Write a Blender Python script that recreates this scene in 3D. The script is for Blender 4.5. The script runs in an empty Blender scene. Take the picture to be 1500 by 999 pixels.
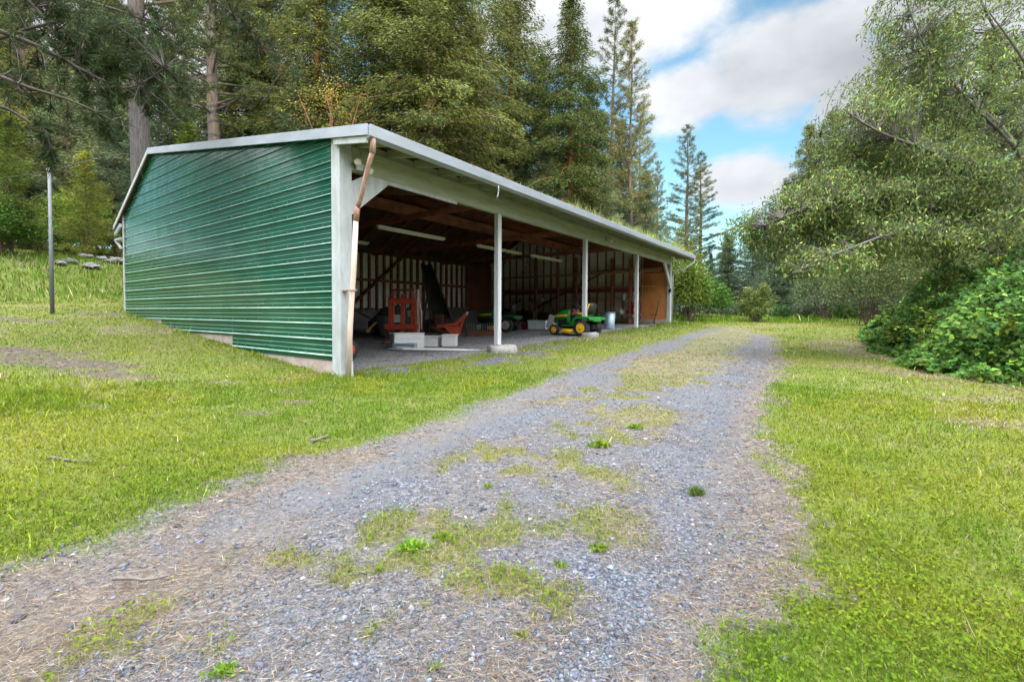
import bpy, math, random
import numpy as np
from mathutils import Vector, Matrix
R = math.radians
rng = np.random.default_rng(7)
random.seed(7)
scene = bpy.context.scene
col = scene.collection

# ------------------------------------------------------------------ helpers
def tag(o, label=None, cat=None, group=None, kind=None):
    if label: o['label'] = label
    if cat: o['category'] = cat
    if group: o['group'] = group
    if kind: o['kind'] = kind
    return o

def thing(name, label, cat, loc=(0, 0, 0), rotz=0.0, group=None):
    o = bpy.data.objects.new(name, None)
    o.empty_display_size = .2
    col.objects.link(o)
    o.location = loc
    o.rotation_euler = (0, 0, rotz)
    return tag(o, label, cat, group)

def link(name, me, m, parent=None, loc=None):
    o = bpy.data.objects.new(name, me)
    col.objects.link(o)
    if m is not None and not me.materials:
        me.materials.append(m)
    if parent is not None: o.parent = parent
    if loc is not None: o.location = loc
    return o

def kids(o):
    return [c for c in col.objects if c.parent == o]

def copy_tree(o, parent=None):
    c = o.copy()
    col.objects.link(c)
    if parent is not None: c.parent = parent
    for ch in kids(o): copy_tree(ch, c)
    return c

def np_mesh(name, V, F, C=None, smooth=False):
    """V (n,3); F (m,k) all faces of k corners; C (n,3) colours"""
    V = np.asarray(V, np.float32); F = np.asarray(F, np.int32)
    me = bpy.data.meshes.new(name)
    m, k = F.shape
    me.vertices.add(len(V)); me.vertices.foreach_set('co', V.ravel())
    me.loops.add(m * k); me.loops.foreach_set('vertex_index', F.ravel())
    me.polygons.add(m)
    me.polygons.foreach_set('loop_start', np.arange(0, m * k, k, dtype=np.int32))
    me.polygons.foreach_set('loop_total', np.full(m, k, np.int32))
    if smooth: me.polygons.foreach_set('use_smooth', np.ones(m, bool))
    me.update(calc_edges=True)
    if C is not None:
        a = me.attributes.new('tint', 'FLOAT_COLOR', 'POINT')
        cc = np.ones((len(V), 4), np.float32); cc[:, :3] = C
        a.data.foreach_set('color', cc.ravel())
    return me

class MB:
    def __init__(s): s.v = []; s.f = []; s.sm = []
    def add(s, vs, fs, smooth=False):
        b = len(s.v); s.v += [tuple(p) for p in vs]
        s.f += [tuple(i + b for i in f) for f in fs]; s.sm += [smooth] * len(fs)
        return s
    def box(s, x0, x1, y0, y1, z0, z1):
        return s.add([(x0,y0,z0),(x1,y0,z0),(x1,y1,z0),(x0,y1,z0),(x0,y0,z1),(x1,y0,z1),(x1,y1,z1),(x0,y1,z1)],
            [(0,3,2,1),(4,5,6,7),(0,1,5,4),(1,2,6,5),(2,3,7,6),(3,0,4,7)])
    def bar(s, p, q, w, h, up=(0, 0, 1)):
        p, q, up = Vector(p), Vector(q), Vector(up)
        d = (q - p).normalized()
        a = d.cross(up)
        if a.length < 1e-4: a = d.cross(Vector((1, 0, 0)))
        a.normalize(); b = a.cross(d).normalized()
        c = [(-w/2, -h/2), (w/2, -h/2), (w/2, h/2), (-w/2, h/2)]
        return s.add([p + a*i + b*j for i, j in c] + [q + a*i + b*j for i, j in c],
            [(3,2,1,0),(4,5,6,7),(0,1,5,4),(1,2,6,5),(2,3,7,6),(3,0,4,7)])
    def tube(s, pts, r, n=8, cap=True, smooth=True):
        pts = [Vector(p) for p in pts]
        rs = r if hasattr(r, '__len__') else [r] * len(pts)
        vs = []; a = None
        for i, p in enumerate(pts):
            d = (pts[min(i+1, len(pts)-1)] - pts[max(i-1, 0)])
            d = d.normalized() if d.length > 1e-9 else Vector((0, 0, 1))
            if a is None:
                a = d.cross(Vector((0, 0, 1)))
                if a.length < .05: a = d.cross(Vector((1, 0, 0)))
            else: a = a - d * a.dot(d)
            a.normalize(); b = d.cross(a)
            for k in range(n):
                t = 2*math.pi*k/n
                vs.append(p + (a*math.cos(t) + b*math.sin(t)) * rs[i])
        fs = []
        for i in range(len(pts)-1):
            for k in range(n):
                k2 = (k+1) % n
                fs.append((i*n+k, i*n+k2, (i+1)*n+k2, (i+1)*n+k))
        s.add(vs, fs, smooth)
        if cap:
            b0 = len(s.v) - len(vs)
            s.f.append(tuple(b0 + k for k in range(n))[::-1]); s.sm.append(False)
            e = b0 + (len(pts)-1)*n
            s.f.append(tuple(e + k for k in range(n))); s.sm.append(False)
        return s
    def lathe(s, prof, c=(0, 0, 0), axis='z', n=20, smooth=True):
        vs = []
        for r, z in prof:
            for k in range(n):
                t = 2*math.pi*k/n; x, y = r*math.cos(t), r*math.sin(t)
                p = {'z': (x, y, z), 'y': (x, z, y), 'x': (z, x, y)}[axis]
                vs.append((p[0]+c[0], p[1]+c[1], p[2]+c[2]))
        fs = []
        for i in range(len(prof)-1):
            for k in range(n):
                k2 = (k+1) % n
                fs.append((i*n+k, i*n+k2, (i+1)*n+k2, (i+1)*n+k))
        fs.append(tuple(range(n))[::-1]); fs.append(tuple((len(prof)-1)*n + k for k in range(n)))
        return s.add(vs, fs, smooth)
    def prism(s, pts, t0, t1, axis='y'):
        """pts: 2-D outline; extruded from t0 to t1 along axis"""
        def m(a, b, t): return {'y': (a, t, b), 'x': (t, a, b), 'z': (a, b, t)}[axis]
        n = len(pts)
        return s.add([m(a, b, t0) for a, b in pts] + [m(a, b, t1) for a, b in pts],
            [tuple(range(n)), tuple(range(n, 2*n))[::-1]] + [(i, i+n, (i+1) % n + n, (i+1) % n) for i in range(n)])
    def loft(s, secs, smooth=True, cap=True):
        n = len(secs[0]); vs = [p for q in secs for p in q]; fs = []
        for i in range(len(secs)-1):
            for k in range(n):
                k2 = (k+1) % n
                fs.append((i*n+k, i*n+k2, (i+1)*n+k2, (i+1)*n+k))
        s.add(vs, fs, smooth)
        if cap:
            b0 = len(s.v) - len(vs)
            s.f.append(tuple(b0+k for k in range(n))[::-1]); s.sm.append(False)
            s.f.append(tuple(b0+(len(secs)-1)*n+k for k in range(n))); s.sm.append(False)
        return s
    def build(s, name, m, parent=None, bevel=0, loc=None):
        me = bpy.data.meshes.new(name)
        me.from_pydata(s.v, [], s.f)
        me.polygons.foreach_set('use_smooth', s.sm)
        import bmesh
        bm = bmesh.new(); bm.from_mesh(me)
        bmesh.ops.recalc_face_normals(bm, faces=bm.faces); bm.to_mesh(me); bm.free()
        me.update()
        o = link(name, me, m, parent, loc)
        if bevel:
            b = o.modifiers.new('bevel', 'BEVEL'); b.width = bevel; b.segments = 2; b.limit_method = 'ANGLE'; b.angle_limit = R(40)
        return o

# ------------------------------------------------------------------ noise
_tab = np.random.default_rng(3).random((256, 256))
def vnoise(x, y):
    x = np.asarray(x, float); y = np.asarray(y, float)
    xi = np.floor(x).astype(int); yi = np.floor(y).astype(int)
    fx = x - xi; fy = y - yi
    fx = fx*fx*(3-2*fx); fy = fy*fy*(3-2*fy)
    g = lambda i, j: _tab[(i) & 255, (j) & 255]
    return (g(xi, yi)*(1-fx)+g(xi+1, yi)*fx)*(1-fy) + (g(xi, yi+1)*(1-fx)+g(xi+1, yi+1)*fx)*fy
def fbm(x, y, o=4):
    s = 0; a = .5; t = 0
    for i in range(o):
        s = s + a*vnoise(x*2**i + 17.3*i, y*2**i + 9.1*i); t += a; a *= .5
    return s/t
def sstep(a, b, x):
    t = np.clip((np.asarray(x, float)-a)/(b-a), 0, 1); return t*t*(3-2*t)

# ------------------------------------------------------------------ camera
F_PX, PITCH, ROLL, SHIFT = 671.2, .0283, -.0046, 21.66
CAMZ = 1.2
fw = np.array([0, math.cos(PITCH), -math.sin(PITCH)])
_u0 = np.array([0, math.sin(PITCH), math.cos(PITCH)]); _r0 = np.array([1., 0, 0])
cup = _u0*math.cos(ROLL) + _r0*math.sin(ROLL); crt = _r0*math.cos(ROLL) - _u0*math.sin(ROLL)
cam = bpy.data.cameras.new('camera')
cam.sensor_width = 36; cam.lens = F_PX/1500*36; cam.shift_y = -SHIFT/1500*1.0
cam.clip_start = .05; cam.clip_end = 3000
camo = bpy.data.objects.new('camera', cam); col.objects.link(camo)
M = Matrix(((crt[0], cup[0], -fw[0]), (crt[1], cup[1], -fw[1]), (crt[2], cup[2], -fw[2]))).to_4x4()
camo.matrix_world = Matrix.Translation((0, 0, CAMZ)) @ M
scene.camera = camo
cam.shift_y = SHIFT/1500*-1.0

def ray(px, py):
    d = fw + crt*(px-750)/F_PX - cup*(py-499.5+SHIFT)/F_PX
    return d
def at_depth(px, py, Z):
    d = ray(px, py); t = Z/d[1]
    return np.array([0, 0, CAMZ]) + d*t

# ------------------------------------------------------------------ terrain
OX, OY, ANG = -3.046, 8.1645, .6245
D1 = np.array([math.sin(ANG), math.cos(ANG)]); D2 = np.array([-math.cos(ANG), math.sin(ANG)])
BL, BD = 19.2, 11.93
def uv(x, y):
    dx, dy = np.asarray(x, float)-OX, np.asarray(y, float)-OY
    return dx*D1[0]+dy*D1[1], dx*D2[0]+dy*D2[1]
def world(u, v): return OX + D1[0]*u + D2[0]*v, OY + D1[1]*u + D2[1]*v
def sp(t, k=1.2): return np.logaddexp(0, np.asarray(t, float)/k)*k
def ramp(y): return .05*sp(y-8) - .03*sp(y-20)
def H0(x, y):
    x = np.asarray(x, float); y = np.asarray(y, float)
    u, v = uv(x, y)
    base = ramp(y)
    left = .07*sp(v, .3) - .02*sp(v-12, 1) + 1.7*sstep(16.5, 24, v) + .06*sp(v-24, 2) - .021
    ww = sstep(.03, .5, u)*sstep(19.2, 18.7, u)*sstep(11.9, 11.4, v)*(v > -.6)
    floor = ramp(OY + D1[1]*u)
    w2 = sstep(-.5, .1, v)*ww
    z = (base+left)*(1-w2) + floor*w2
    edge = 3.0*sstep(60, 110, np.hypot(x, y))
    return z + edge
def H(x, y):
    return H0(x, y) + .035*(fbm(np.asarray(x)*.9, np.asarray(y)*.9, 3)-.5)
def ground(px, py):
    d = ray(px, py); t = 0.5; lo = .5
    while t < 120:
        p = np.array([0, 0, CAMZ]) + d*t
        if p[2] < float(H0(p[0], p[1])): break
        lo = t; t *= 1.02
    hi = t
    for _ in range(30):
        m = (lo+hi)/2; p = np.array([0, 0, CAMZ]) + d*m
        if p[2] < float(H0(p[0], p[1])): hi = m
        else: lo = m
    return np.array([0, 0, CAMZ]) + d*hi

# ------------------------------------------------------------------ materials
def nt_new(name):
    m = bpy.data.materials.new(name); m.use_nodes = True
    nt = m.node_tree; b = nt.nodes['Principled BSDF']
    return m, nt, b
def mat(name, c, rough=.6, metal=0, var=.25, scale=6, bump=0, bscale=40, c2=None, stretch=None, spec=.4, coat=0):
    m, nt, b = nt_new(name)
    N, L = nt.nodes.new, nt.links.new
    tc = N('ShaderNodeTexCoord'); src = tc.outputs['Object']
    if stretch:
        mp = N('ShaderNodeMapping'); mp.inputs['Scale'].default_value = stretch; L(src, mp.inputs[0]); src = mp.outputs[0]
    no = N('ShaderNodeTexNoise'); no.inputs['Scale'].default_value = scale; no.inputs['Detail'].default_value = 6; no.inputs['Roughness'].default_value = .65
    L(src, no.inputs['Vector'])
    rp = N('ShaderNodeValToRGB'); rp.color_ramp.elements[0].position = .32; rp.color_ramp.elements[1].position = .7
    lo = c2 if c2 else tuple(x*(1-var) for x in c)
    hi = c if c2 else tuple(min(1, x*(1+var)) for x in c)
    rp.color_ramp.elements[0].color = (*lo, 1); rp.color_ramp.elements[1].color = (*hi, 1)
    L(no.outputs[0], rp.inputs[0]); L(rp.outputs[0], b.inputs['Base Color'])
    b.inputs['Roughness'].default_value = rough; b.inputs['Metallic'].default_value = metal
    b.inputs['Specular IOR Level'].default_value = spec
    if coat: b.inputs['Coat Weight'].default_value = coat
    if bump:
        n2 = N('ShaderNodeTexNoise'); n2.inputs['Scale'].default_value = bscale; n2.inputs['Detail'].default_value = 5
        L(src, n2.inputs['Vector'])
        bp = N('ShaderNodeBump'); bp.inputs['Strength'].default_value = bump; bp.inputs['Distance'].default_value = .02
        L(n2.outputs[0], bp.inputs['Height']); L(bp.outputs[0], b.inputs['Normal'])
    return m
def leaf_mat(name, trans=.3, rough=.55, gain=1.0, spec=.25, vary=(.485, .515, .85, 1.15)):
    m, nt, b = nt_new(name)
    N, L = nt.nodes.new, nt.links.new
    at = N('ShaderNodeAttribute'); at.attribute_name = 'tint'
    oi = N('ShaderNodeObjectInfo')
    hs = N('ShaderNodeHueSaturation')
    mr = N('ShaderNodeMapRange'); mr.inputs[3].default_value = vary[0]; mr.inputs[4].default_value = vary[1]
    L(oi.outputs['Random'], mr.inputs[0]); L(mr.outputs[0], hs.inputs['Hue'])
    mv = N('ShaderNodeMapRange'); mv.inputs[3].default_value = vary[2]*gain; mv.inputs[4].default_value = vary[3]*gain
    L(oi.outputs['Random'], mv.inputs[0]); L(mv.outputs[0], hs.inputs['Value'])
    L(at.outputs['Color'], hs.inputs['Color'])
    L(hs.outputs[0], b.inputs['Base Color']); b.inputs['Roughness'].default_value = rough; b.inputs['Specular IOR Level'].default_value = spec
    tr = N('ShaderNodeBsdfTranslucent'); L(hs.outputs[0], tr.inputs['Color'])
    mx = N('ShaderNodeMixShader'); mx.inputs[0].default_value = trans
    out = nt.nodes['Material Output']
    L(b.outputs[0], mx.inputs[1]); L(tr.outputs[0], mx.inputs[2]); L(mx.outputs[0], out.inputs[0])
    return m
MT = {}
MT['leaf'] = leaf_mat('leaf', .3, .6, spec=.14)
MT['grass'] = leaf_mat('grass', .25, .7, spec=.08)
MT['needle'] = leaf_mat('needle', .2, .65, spec=.1, vary=(.525, .472, .68, 1.3))
MT['bark'] = mat('bark', (.10, .07, .055), .95, var=.5, scale=5, bump=.9, bscale=9, stretch=(4, 4, .5))
MT['twig_bark'] = mat('twig_bark', (.10, .088, .078), .95, var=.4, scale=5)
MT['pole'] = mat('pole_metal', (.13, .138, .15), .6, metal=.0, var=.2, scale=6)
MT['dark_bark'] = mat('dark_bark', (.06, .048, .042), .95, var=.5, scale=5, bump=.6, bscale=9)
MT['grey_bark'] = mat('grey_bark', (.075, .068, .064), .95, var=.5, scale=5, bump=.9, bscale=9, stretch=(4, 4, .5))
MT['red_bark'] = mat('red_bark', (.14, .06, .04), .8, var=.4, scale=4, bump=.4, stretch=(3, 3, .6))
MT['white'] = mat('white_paint', (.43, .465, .48), .55, scale=3.2, c2=(.27, .285, .28), stretch=(2, 2, .5), bump=.15, bscale=30)
MT['post_white'] = mat('post_paint', (.53, .56, .59), .5, scale=4, c2=(.36, .37, .38), stretch=(2, 2, .4))
MT['beam'] = mat('greenish_paint', (.33, .36, .27), .6, scale=2.5, c2=(.23, .25, .17), stretch=(.5, 1, 2.5), bump=.15)
MT['fascia'] = mat('fascia_metal', (.31, .345, .40), .42, scale=1.4, c2=(.23, .25, .28), stretch=(.6, 1, 3), spec=.5)
MT['concrete'] = mat('concrete', (.42, .36, .32), .9, scale=4, c2=(.30, .24, .21), bump=.4, bscale=25)
MT['pad'] = mat('pad_concrete', (.24, .23, .22), .9, scale=8, var=.2, bump=.5, bscale=20)
MT['redwood'] = mat('redwood', (.25, .095, .058), .8, var=.4, scale=3, stretch=(1, 1, 1), bump=.2)
MT['stud'] = mat('stud_wood', (.25, .09, .052), .8, var=.4, scale=4, bump=.2)
MT['deck'] = mat('roof_deck', (.10, .05, .04), .9, var=.4, scale=3)
MT['tan_wood'] = mat('tan_wood', (.38, .22, .11), .7, var=.25, scale=3, stretch=(.6, 3, 3))
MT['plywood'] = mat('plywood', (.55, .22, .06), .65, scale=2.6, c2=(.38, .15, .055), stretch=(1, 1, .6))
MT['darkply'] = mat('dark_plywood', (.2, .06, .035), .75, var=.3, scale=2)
MT['inner'] = mat('inner_siding', (.84, .86, .83), .6, var=.1, scale=2)
MT['rust_spout'] = mat('rusty_spout', (.44, .32, .26), .6, scale=5, c2=(.2, .09, .05), stretch=(2, 2, .5))
MT['tan_spout'] = mat('tan_spout', (.62, .50, .44), .55, scale=4, c2=(.5, .35, .28), stretch=(3, 3, .4))
MT['rust'] = mat('rust_orange', (.62, .085, .035), .65, scale=9, c2=(.28, .045, .025), bump=.2)
MT['darkrust'] = mat('dark_rust', (.14, .05, .03), .8, var=.5, scale=8)
MT['steel'] = mat('dark_steel', (.07, .065, .065), .6, metal=.4, var=.4, scale=8)
MT['galv'] = mat('galvanised', (.40, .42, .44), .45, metal=.6, var=.15, scale=10)
MT['can'] = mat('can_metal', (.30, .40, .47), .45, metal=.5, var=.15, scale=8, stretch=(1, 1, .3))
MT['black'] = mat('black_plastic', (.02, .02, .022), .5, var=.3)
MT['rubber'] = mat('tyre_rubber', (.03, .03, .033), .85, var=.3, bump=.3)
MT['jgreen'] = mat('green_paint', (.012, .19, .035), .3, var=.12, coat=.4)
MT['dgreen'] = mat('darker_green_paint', (.02, .12, .05), .4, var=.15)  # darker green than the other tractor's paint
MT['yellow'] = mat('yellow_paint', (.75, .44, .015), .4, var=.1)
MT['greyhub'] = mat('grey_hub', (.4, .38, .32), .5, var=.2)
MT['boxwhite'] = mat('box_white', (.62, .62, .62), .6, var=.08, scale=5)
MT['boxgreen'] = mat('box_pale_green', (.38, .52, .46), .6, var=.12, scale=5)
MT['boxblue'] = mat('box_pale_blue', (.55, .66, .66), .6, var=.1, scale=5)
MT['red'] = mat('red_paint', (.62, .03, .015), .4, var=.15)
MT['darkred'] = mat('dark_red', (.25, .015, .015), .5, var=.2)
MT['tube_lamp'] = mat('lamp_white', (.75, .74, .66), .4, var=.05)
MT['cream'] = mat('cream', (.6, .58, .5), .5, var=.1)
MT['glass'] = mat('clear_plastic', (.55, .66, .72), .2, var=.1)
MT['rock'] = mat('rock', (.17, .165, .165), .9, var=.4, scale=7, bump=.8, bscale=12)
MT['stick'] = mat('weathered_stick', (.12, .10, .09), .8, var=.25, scale=12)
MT['dirt'] = mat('dirt', (.1, .08, .06), .95, var=.3, scale=8)
MT['lattice'] = mat('lattice_wood', (.22, .2, .16), .8, var=.2)
MT['ladder'] = mat('old_dark_wood', (.075, .06, .05), .85, var=.5, scale=5)
MT['cover'] = mat('dark_cover', (.035, .04, .042), .8, var=.3)
ZEN, CLOUD, EXPOSURE, BACK = 4.5, 6.6, .48, 4.0
SKYMUL = (1.65, 1.95, 1.75, 1)
# ------------------------------------------------------------------ barn
barn = thing('pole_barn', 'long open fronted pole barn with green ribbed metal gable and white posts', 'barn', (OX, OY, 0), math.pi/2-ANG)
def siding_mat():
    m, nt, b = nt_new('green_siding')
    N, L = nt.nodes.new, nt.links.new
    tc = N('ShaderNodeTexCoord')
    no = N('ShaderNodeTexNoise'); no.inputs['Scale'].default_value = .7; no.inputs['Detail'].default_value = 5
    L(tc.outputs['Object'], no.inputs[0])
    rp = N('ShaderNodeValToRGB')
    rp.color_ramp.elements[0].position = .3; rp.color_ramp.elements[0].color = (.003, .056, .038, 1)
    rp.color_ramp.elements[1].position = .72; rp.color_ramp.elements[1].color = (.008, .090, .054, 1)
    L(no.outputs[0], rp.inputs[0]); L(rp.outputs[0], b.inputs['Base Color'])
    n2 = N('ShaderNodeTexNoise'); n2.inputs['Scale'].default_value = 3; L(tc.outputs['Object'], n2.inputs[0])
    mr = N('ShaderNodeMapRange'); mr.inputs[3].default_value = .10; mr.inputs[4].default_value = .20
    L(n2.outputs[0], mr.inputs[0]); L(mr.outputs[0], b.inputs['Roughness'])
    b.inputs['Specular IOR Level'].default_value = .45
    bp = N('ShaderNodeBump'); bp.inputs['Strength'].default_value = .3; bp.inputs['Distance'].default_value = .05
    n3 = N('ShaderNodeTexNoise'); n3.inputs['Scale'].default_value = 1.6; L(tc.outputs['Object'], n3.inputs[0])
    L(n3.outputs[0], bp.inputs['Height']); L(bp.outputs[0], b.inputs['Normal'])
    return m
MT['siding'] = siding_mat()
MT['ribsheen_small'] = mat('small_rib_sheen_paint', (.16, .27, .22), .4, scale=1.5, c2=(.03, .14, .085))  # fainter sky reflection on the small ribs, painted as a paler green
MT['ribsheen'] = mat('rib_sheen_paint', (.36, .46, .41), .4, var=.2, scale=1.2, c2=(.10, .24, .17))  # sky reflection painted as light colour on the big ribs' upper faces
VR, ZF, SF, SR = 9.15, 4.38, .168, .55
ZR = ZF + SF*VR
def zr(v): return ZF + SF*v if v <= VR else ZR - SR*(v-VR)
def vspan(z, v0, v1):
    """part of v0..v1 that lies under the roof at height z"""
    a, b = v0, v1
    if z > zr(a)-.05: a = max(a, (z+.05-ZF)/SF)
    if z > zr(b)-.05: b = min(b, VR + (ZR-z-.05)/SR)
    return (a, b) if b > a else None
PITCHZ = .2905
def profile(z0, z1, s):
    """(z, depth) of a ribbed sheet: a big rib every PITCHZ, two small ones between"""
    pts = []; k = math.floor((z0-1.257)/PITCHZ)
    z = 1.257 + k*PITCHZ
    while z < z1 + PITCHZ:
        for dz, d in ((0, 0), (.010, s*.026), (.026, s*.026), (.046, 0), (.100, 0), (.106, s*.011), (.116, s*.011), (.126, 0), (.188, 0), (.194, s*.011), (.204, s*.011), (.214, 0)):
            pts.append((z+dz, d))
        z += PITCHZ
    pts = [p for p in pts if z0 < p[0] < z1]
    return [(z0, 0)] + pts + [(z1, 0)]
def sheet(mb, z0, z1, v0, v1, u0, s, clip=True, along='v', sheen=None):
    P = profile(z0, z1, s); mb_ = mb
    for (za, da), (zb, db) in zip(P, P[1:]):
        mb = mb_ if sheen is None or db != 0 or da == 0 else sheen[0] if abs(da) > .02 else sheen[1]
        if clip:
            A, B = vspan(za, v0, v1), vspan(zb, v0, v1)
            if A is None: continue
            if B is None: B = ((A[0]+A[1])/2,)*2
        else: A = B = (v0, v1)
        if along == 'v': q = [(u0+da, A[0], za), (u0+da, A[1], za), (u0+db, B[1], zb), (u0+db, B[0], zb)]
        else: q = [(A[0], u0+da, za), (A[1], u0+da, za), (B[1], u0+db, zb), (B[0], u0+db, zb)]
        mb.add(q, [(0, 1, 2, 3)])
mb = MB(); sheen_mbs = (MB(), MB())
sheet(mb, .33, ZR-.03, .20, 4.2, -.03, -1, sheen=sheen_mbs)
sheet(mb, .66, ZR-.03, 4.2, 8.7, -.031, -1, sheen=sheen_mbs)
sheet(mb, .98, ZR-.03, 8.7, BD, -.030, -1, sheen=sheen_mbs)
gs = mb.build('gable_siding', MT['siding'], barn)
tag(sheen_mbs[0].build('rib_sheen', MT['ribsheen'], gs), kind='stuff')
tag(sheen_mbs[1].build('small_rib_sheen', MT['ribsheen_small'], gs), kind='stuff')
# screw heads along the big ribs
mb = MB()
for k in range(0, 16):
    z = 1.257 + (k-3)*PITCHZ + .075
    for v in np.arange(.5, BD, .61):
        sp_ = vspan(z, .2, BD)
        if sp_ and sp_[0] < v < sp_[1]-.1 and (z > .4 and (v < 4.2 or z > .75) and (v < 8.7 or z > 1.05)):
            mb.box(-.035, -.029, v, v+.009, z, z+.009)
tag(mb.build('siding_screws', MT['galv'], gs), kind='stuff')
mb = MB(); mb.box(-.012, .14, .1, BD+.02, -.6, 1.05); mb.build('foundation_wall', MT['concrete'], barn)
mb = MB(); mb.box(.14, .16, .15, BD, .2, 4.2); mb.build('inner_lining', MT['deck'], barn)
# roof
mb = MB()
UA, UB, VE, VB = -.12, 20.1, -.9, 12.62
def slab(va, vb, t=.035):
    za, zb = zr(va), zr(vb)
    mb.add([(UA,va,za-t),(UB,va,za-t),(UB,vb,zb-t),(UA,vb,zb-t),(UA,va,za),(UB,va,za),(UB,vb,zb),(UA,vb,zb)],
        [(0,3,2,1),(4,5,6,7),(0,1,5,4),(1,2,6,5),(2,3,7,6),(3,0,4,7)])
slab(VE, VR); slab(VR, VB)
roof = mb.build('roof', MT['deck'], barn)
mb = MB()
for k in range(34):
    u = .0 + k*.6
    mb.bar((u, VE+.05, zr(VE+.05)+.012), (u, VR, ZR+.012), .04, .022)
mb.build('roof_rib', MT['galv'], roof)
# eave gutter
mb = MB()
P = [(-.9, 4.02), (-1.0, 4.06), (-1.02, 4.23), (-.995, 4.245), (-.985, 4.235), (-.90, 4.235)]
mb.prism(P, UA, UB, 'x')
mb.build('gutter', MT['fascia'], barn)
mb = MB()
def rake(va, vb, u, h0, h1, mb, th=.03):
    za, zb = zr(va), zr(vb)
    mb.add([(u,va,za+h0),(u+th,va,za+h0),(u+th,vb,zb+h0),(u,vb,zb+h0),(u,va,za+h1),(u+th,va,za+h1),(u+th,vb,zb+h1),(u,vb,zb+h1)],
        [(0,3,2,1),(4,5,6,7),(0,1,5,4),(1,2,6,5),(2,3,7,6),(3,0,4,7)])
rake(-.96, VR+.02, -.155, -.15, .03, mb); mb.build('rake_trim', MT['fascia'], barn); mb = MB(); rake(-.96, VR+.02, UB+.003, -.15, .03, mb)
mb.build('rake_trim', MT['fascia'], barn)
mb = MB(); rake(VR+.03, VB, -.152, -.10, .03, mb); mb.build('rake_trim', MT['white'], barn)
mb = MB(); rake(-.9, .02, -.12, -.26, -.155, mb, .04); mb.build('rake_board', MT['white'], barn); mb = MB(); rake(-.9, .02, UB-.1, -.26, -.155, mb, .04); mb.build('rake_board', MT['white'], barn)
# rear eave bits
mb = MB(); mb.bar((-.1, BD+.05, 4.02), (-.1, VB-.02, 3.78), .05, .12); mb.box(-.13, 1, BD+.05, VB, 3.55, 3.62); mb.bar((-.1, BD+.03, 3.25), (-.1, VB-.1, 3.55), .06, .06)
mb.build('rear_soffit', MT['galv'], barn)
mb = MB(); mb.box(-.06, -.032, BD-.06, BD+.05, .85, zr(BD)-.05); mb.build('corner_trim', MT['white'], barn)
mb = MB(); mb.box(-.02, 19.2, BD+.02, BD+.06, .4, 4.2); mb.build('rear_siding', MT['siding'], barn)
# corner posts
mb = MB(); mb.box(-.05, .2, -.05, .2, -.25, zr(0)-.06); mb.build('corner_post', MT['white'], barn, .006)
mb = MB(); mb.box(-.058, .208, -.058, -.05, -.2, .13); mb.box(-.058, -.05, -.05, .21, -.2, .13)
mb.box(.04, .206, -.056, -.05, .13, .31); mb.build('post_base_board', MT['white'], barn, .003)
mb = MB(); mb.box(19.05, 19.25, -.04, .14, .3, zr(0)-.06); mb.build('corner_post', MT['white'], barn, .006)
mb = MB(); mb.box(19.27, 19.36, -.02, .07, .5, zr(0)-.1); mb.build('corner_trim', MT['post_white'], barn)
for u, zb in ((4.63, .34), (9.6, .52), (14.53, .53)):
    mb = MB(); mb.box(u-.075, u+.075, -.02, .11, zb, 3.75); mb.build('post', MT['post_white'], barn, .006)
    mb = MB(); mb.box(u-.09, u+.09, -.03, .12, zb-.03, zb+.05); mb.build('post_bracket', MT['galv'], barn)
def lump(name, u, v, a, b, z0, z1, seed):
    r = np.random.default_rng(seed); n = 14; secs = []
    base = [1+.18*r.standard_normal() for _ in range(n)]
    for f, z in ((1.05, z0), (1, z1-.05), (.9, z1-.01), (.6, z1)):
        secs.append([(u+a*f*base[k]*math.cos(2*math.pi*k/n), v+b*f*base[k]*math.sin(2*math.pi*k/n), z+.012*r.standard_normal()) for k in range(n)])
    MB().loft(secs).build(name, MT['pad'], barn)
lump('footing', 4.75, -.05, .46, .34, .02, .37, 1)
lump('footing', 9.7, -.08, .40, .32, .2, .55, 12)
lump('footing', 14.6, -.02, .36, .28, .3, .56, 3)
# front beam, ledger, braces
mb = MB(); mb.box(.2, 4.62, -.02, .10, 3.75, 4.31); mb.box(4.625, 9.6, -.025, .10, 3.75, 4.31); mb.box(9.605, 14.52, -.02, .1, 3.75, 4.31); mb.box(14.525, 19.05, -.024, .1, 3.75, 4.31)
mb.build('front_beam', MT['beam'], barn, .004)
mb = MB(); mb.box(.2, 19.05, -.06, -.028, 4.06, 4.17); mb.build('ledger_board', MT['beam'], barn, .003)
mb = MB(); mb.box(.75, 3.0, -.035, .0, 3.68, 3.745); mb.build('beam_batten', MT['white'], barn)
mb = MB(); mb.prism([(.2, 2.95), (.2, 3.55), (.52, 3.745), (1.12, 3.745)], -.03, .03, 'y'); mb.build('knee_brace', MT['white'], barn)
mb = MB(); mb.prism([(19.05, 2.6), (19.05, 3.0), (18.4, 3.745), (18.05, 3.745)], -.03, .05, 'y'); mb.build('knee_brace', MT['white'], barn)
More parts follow.
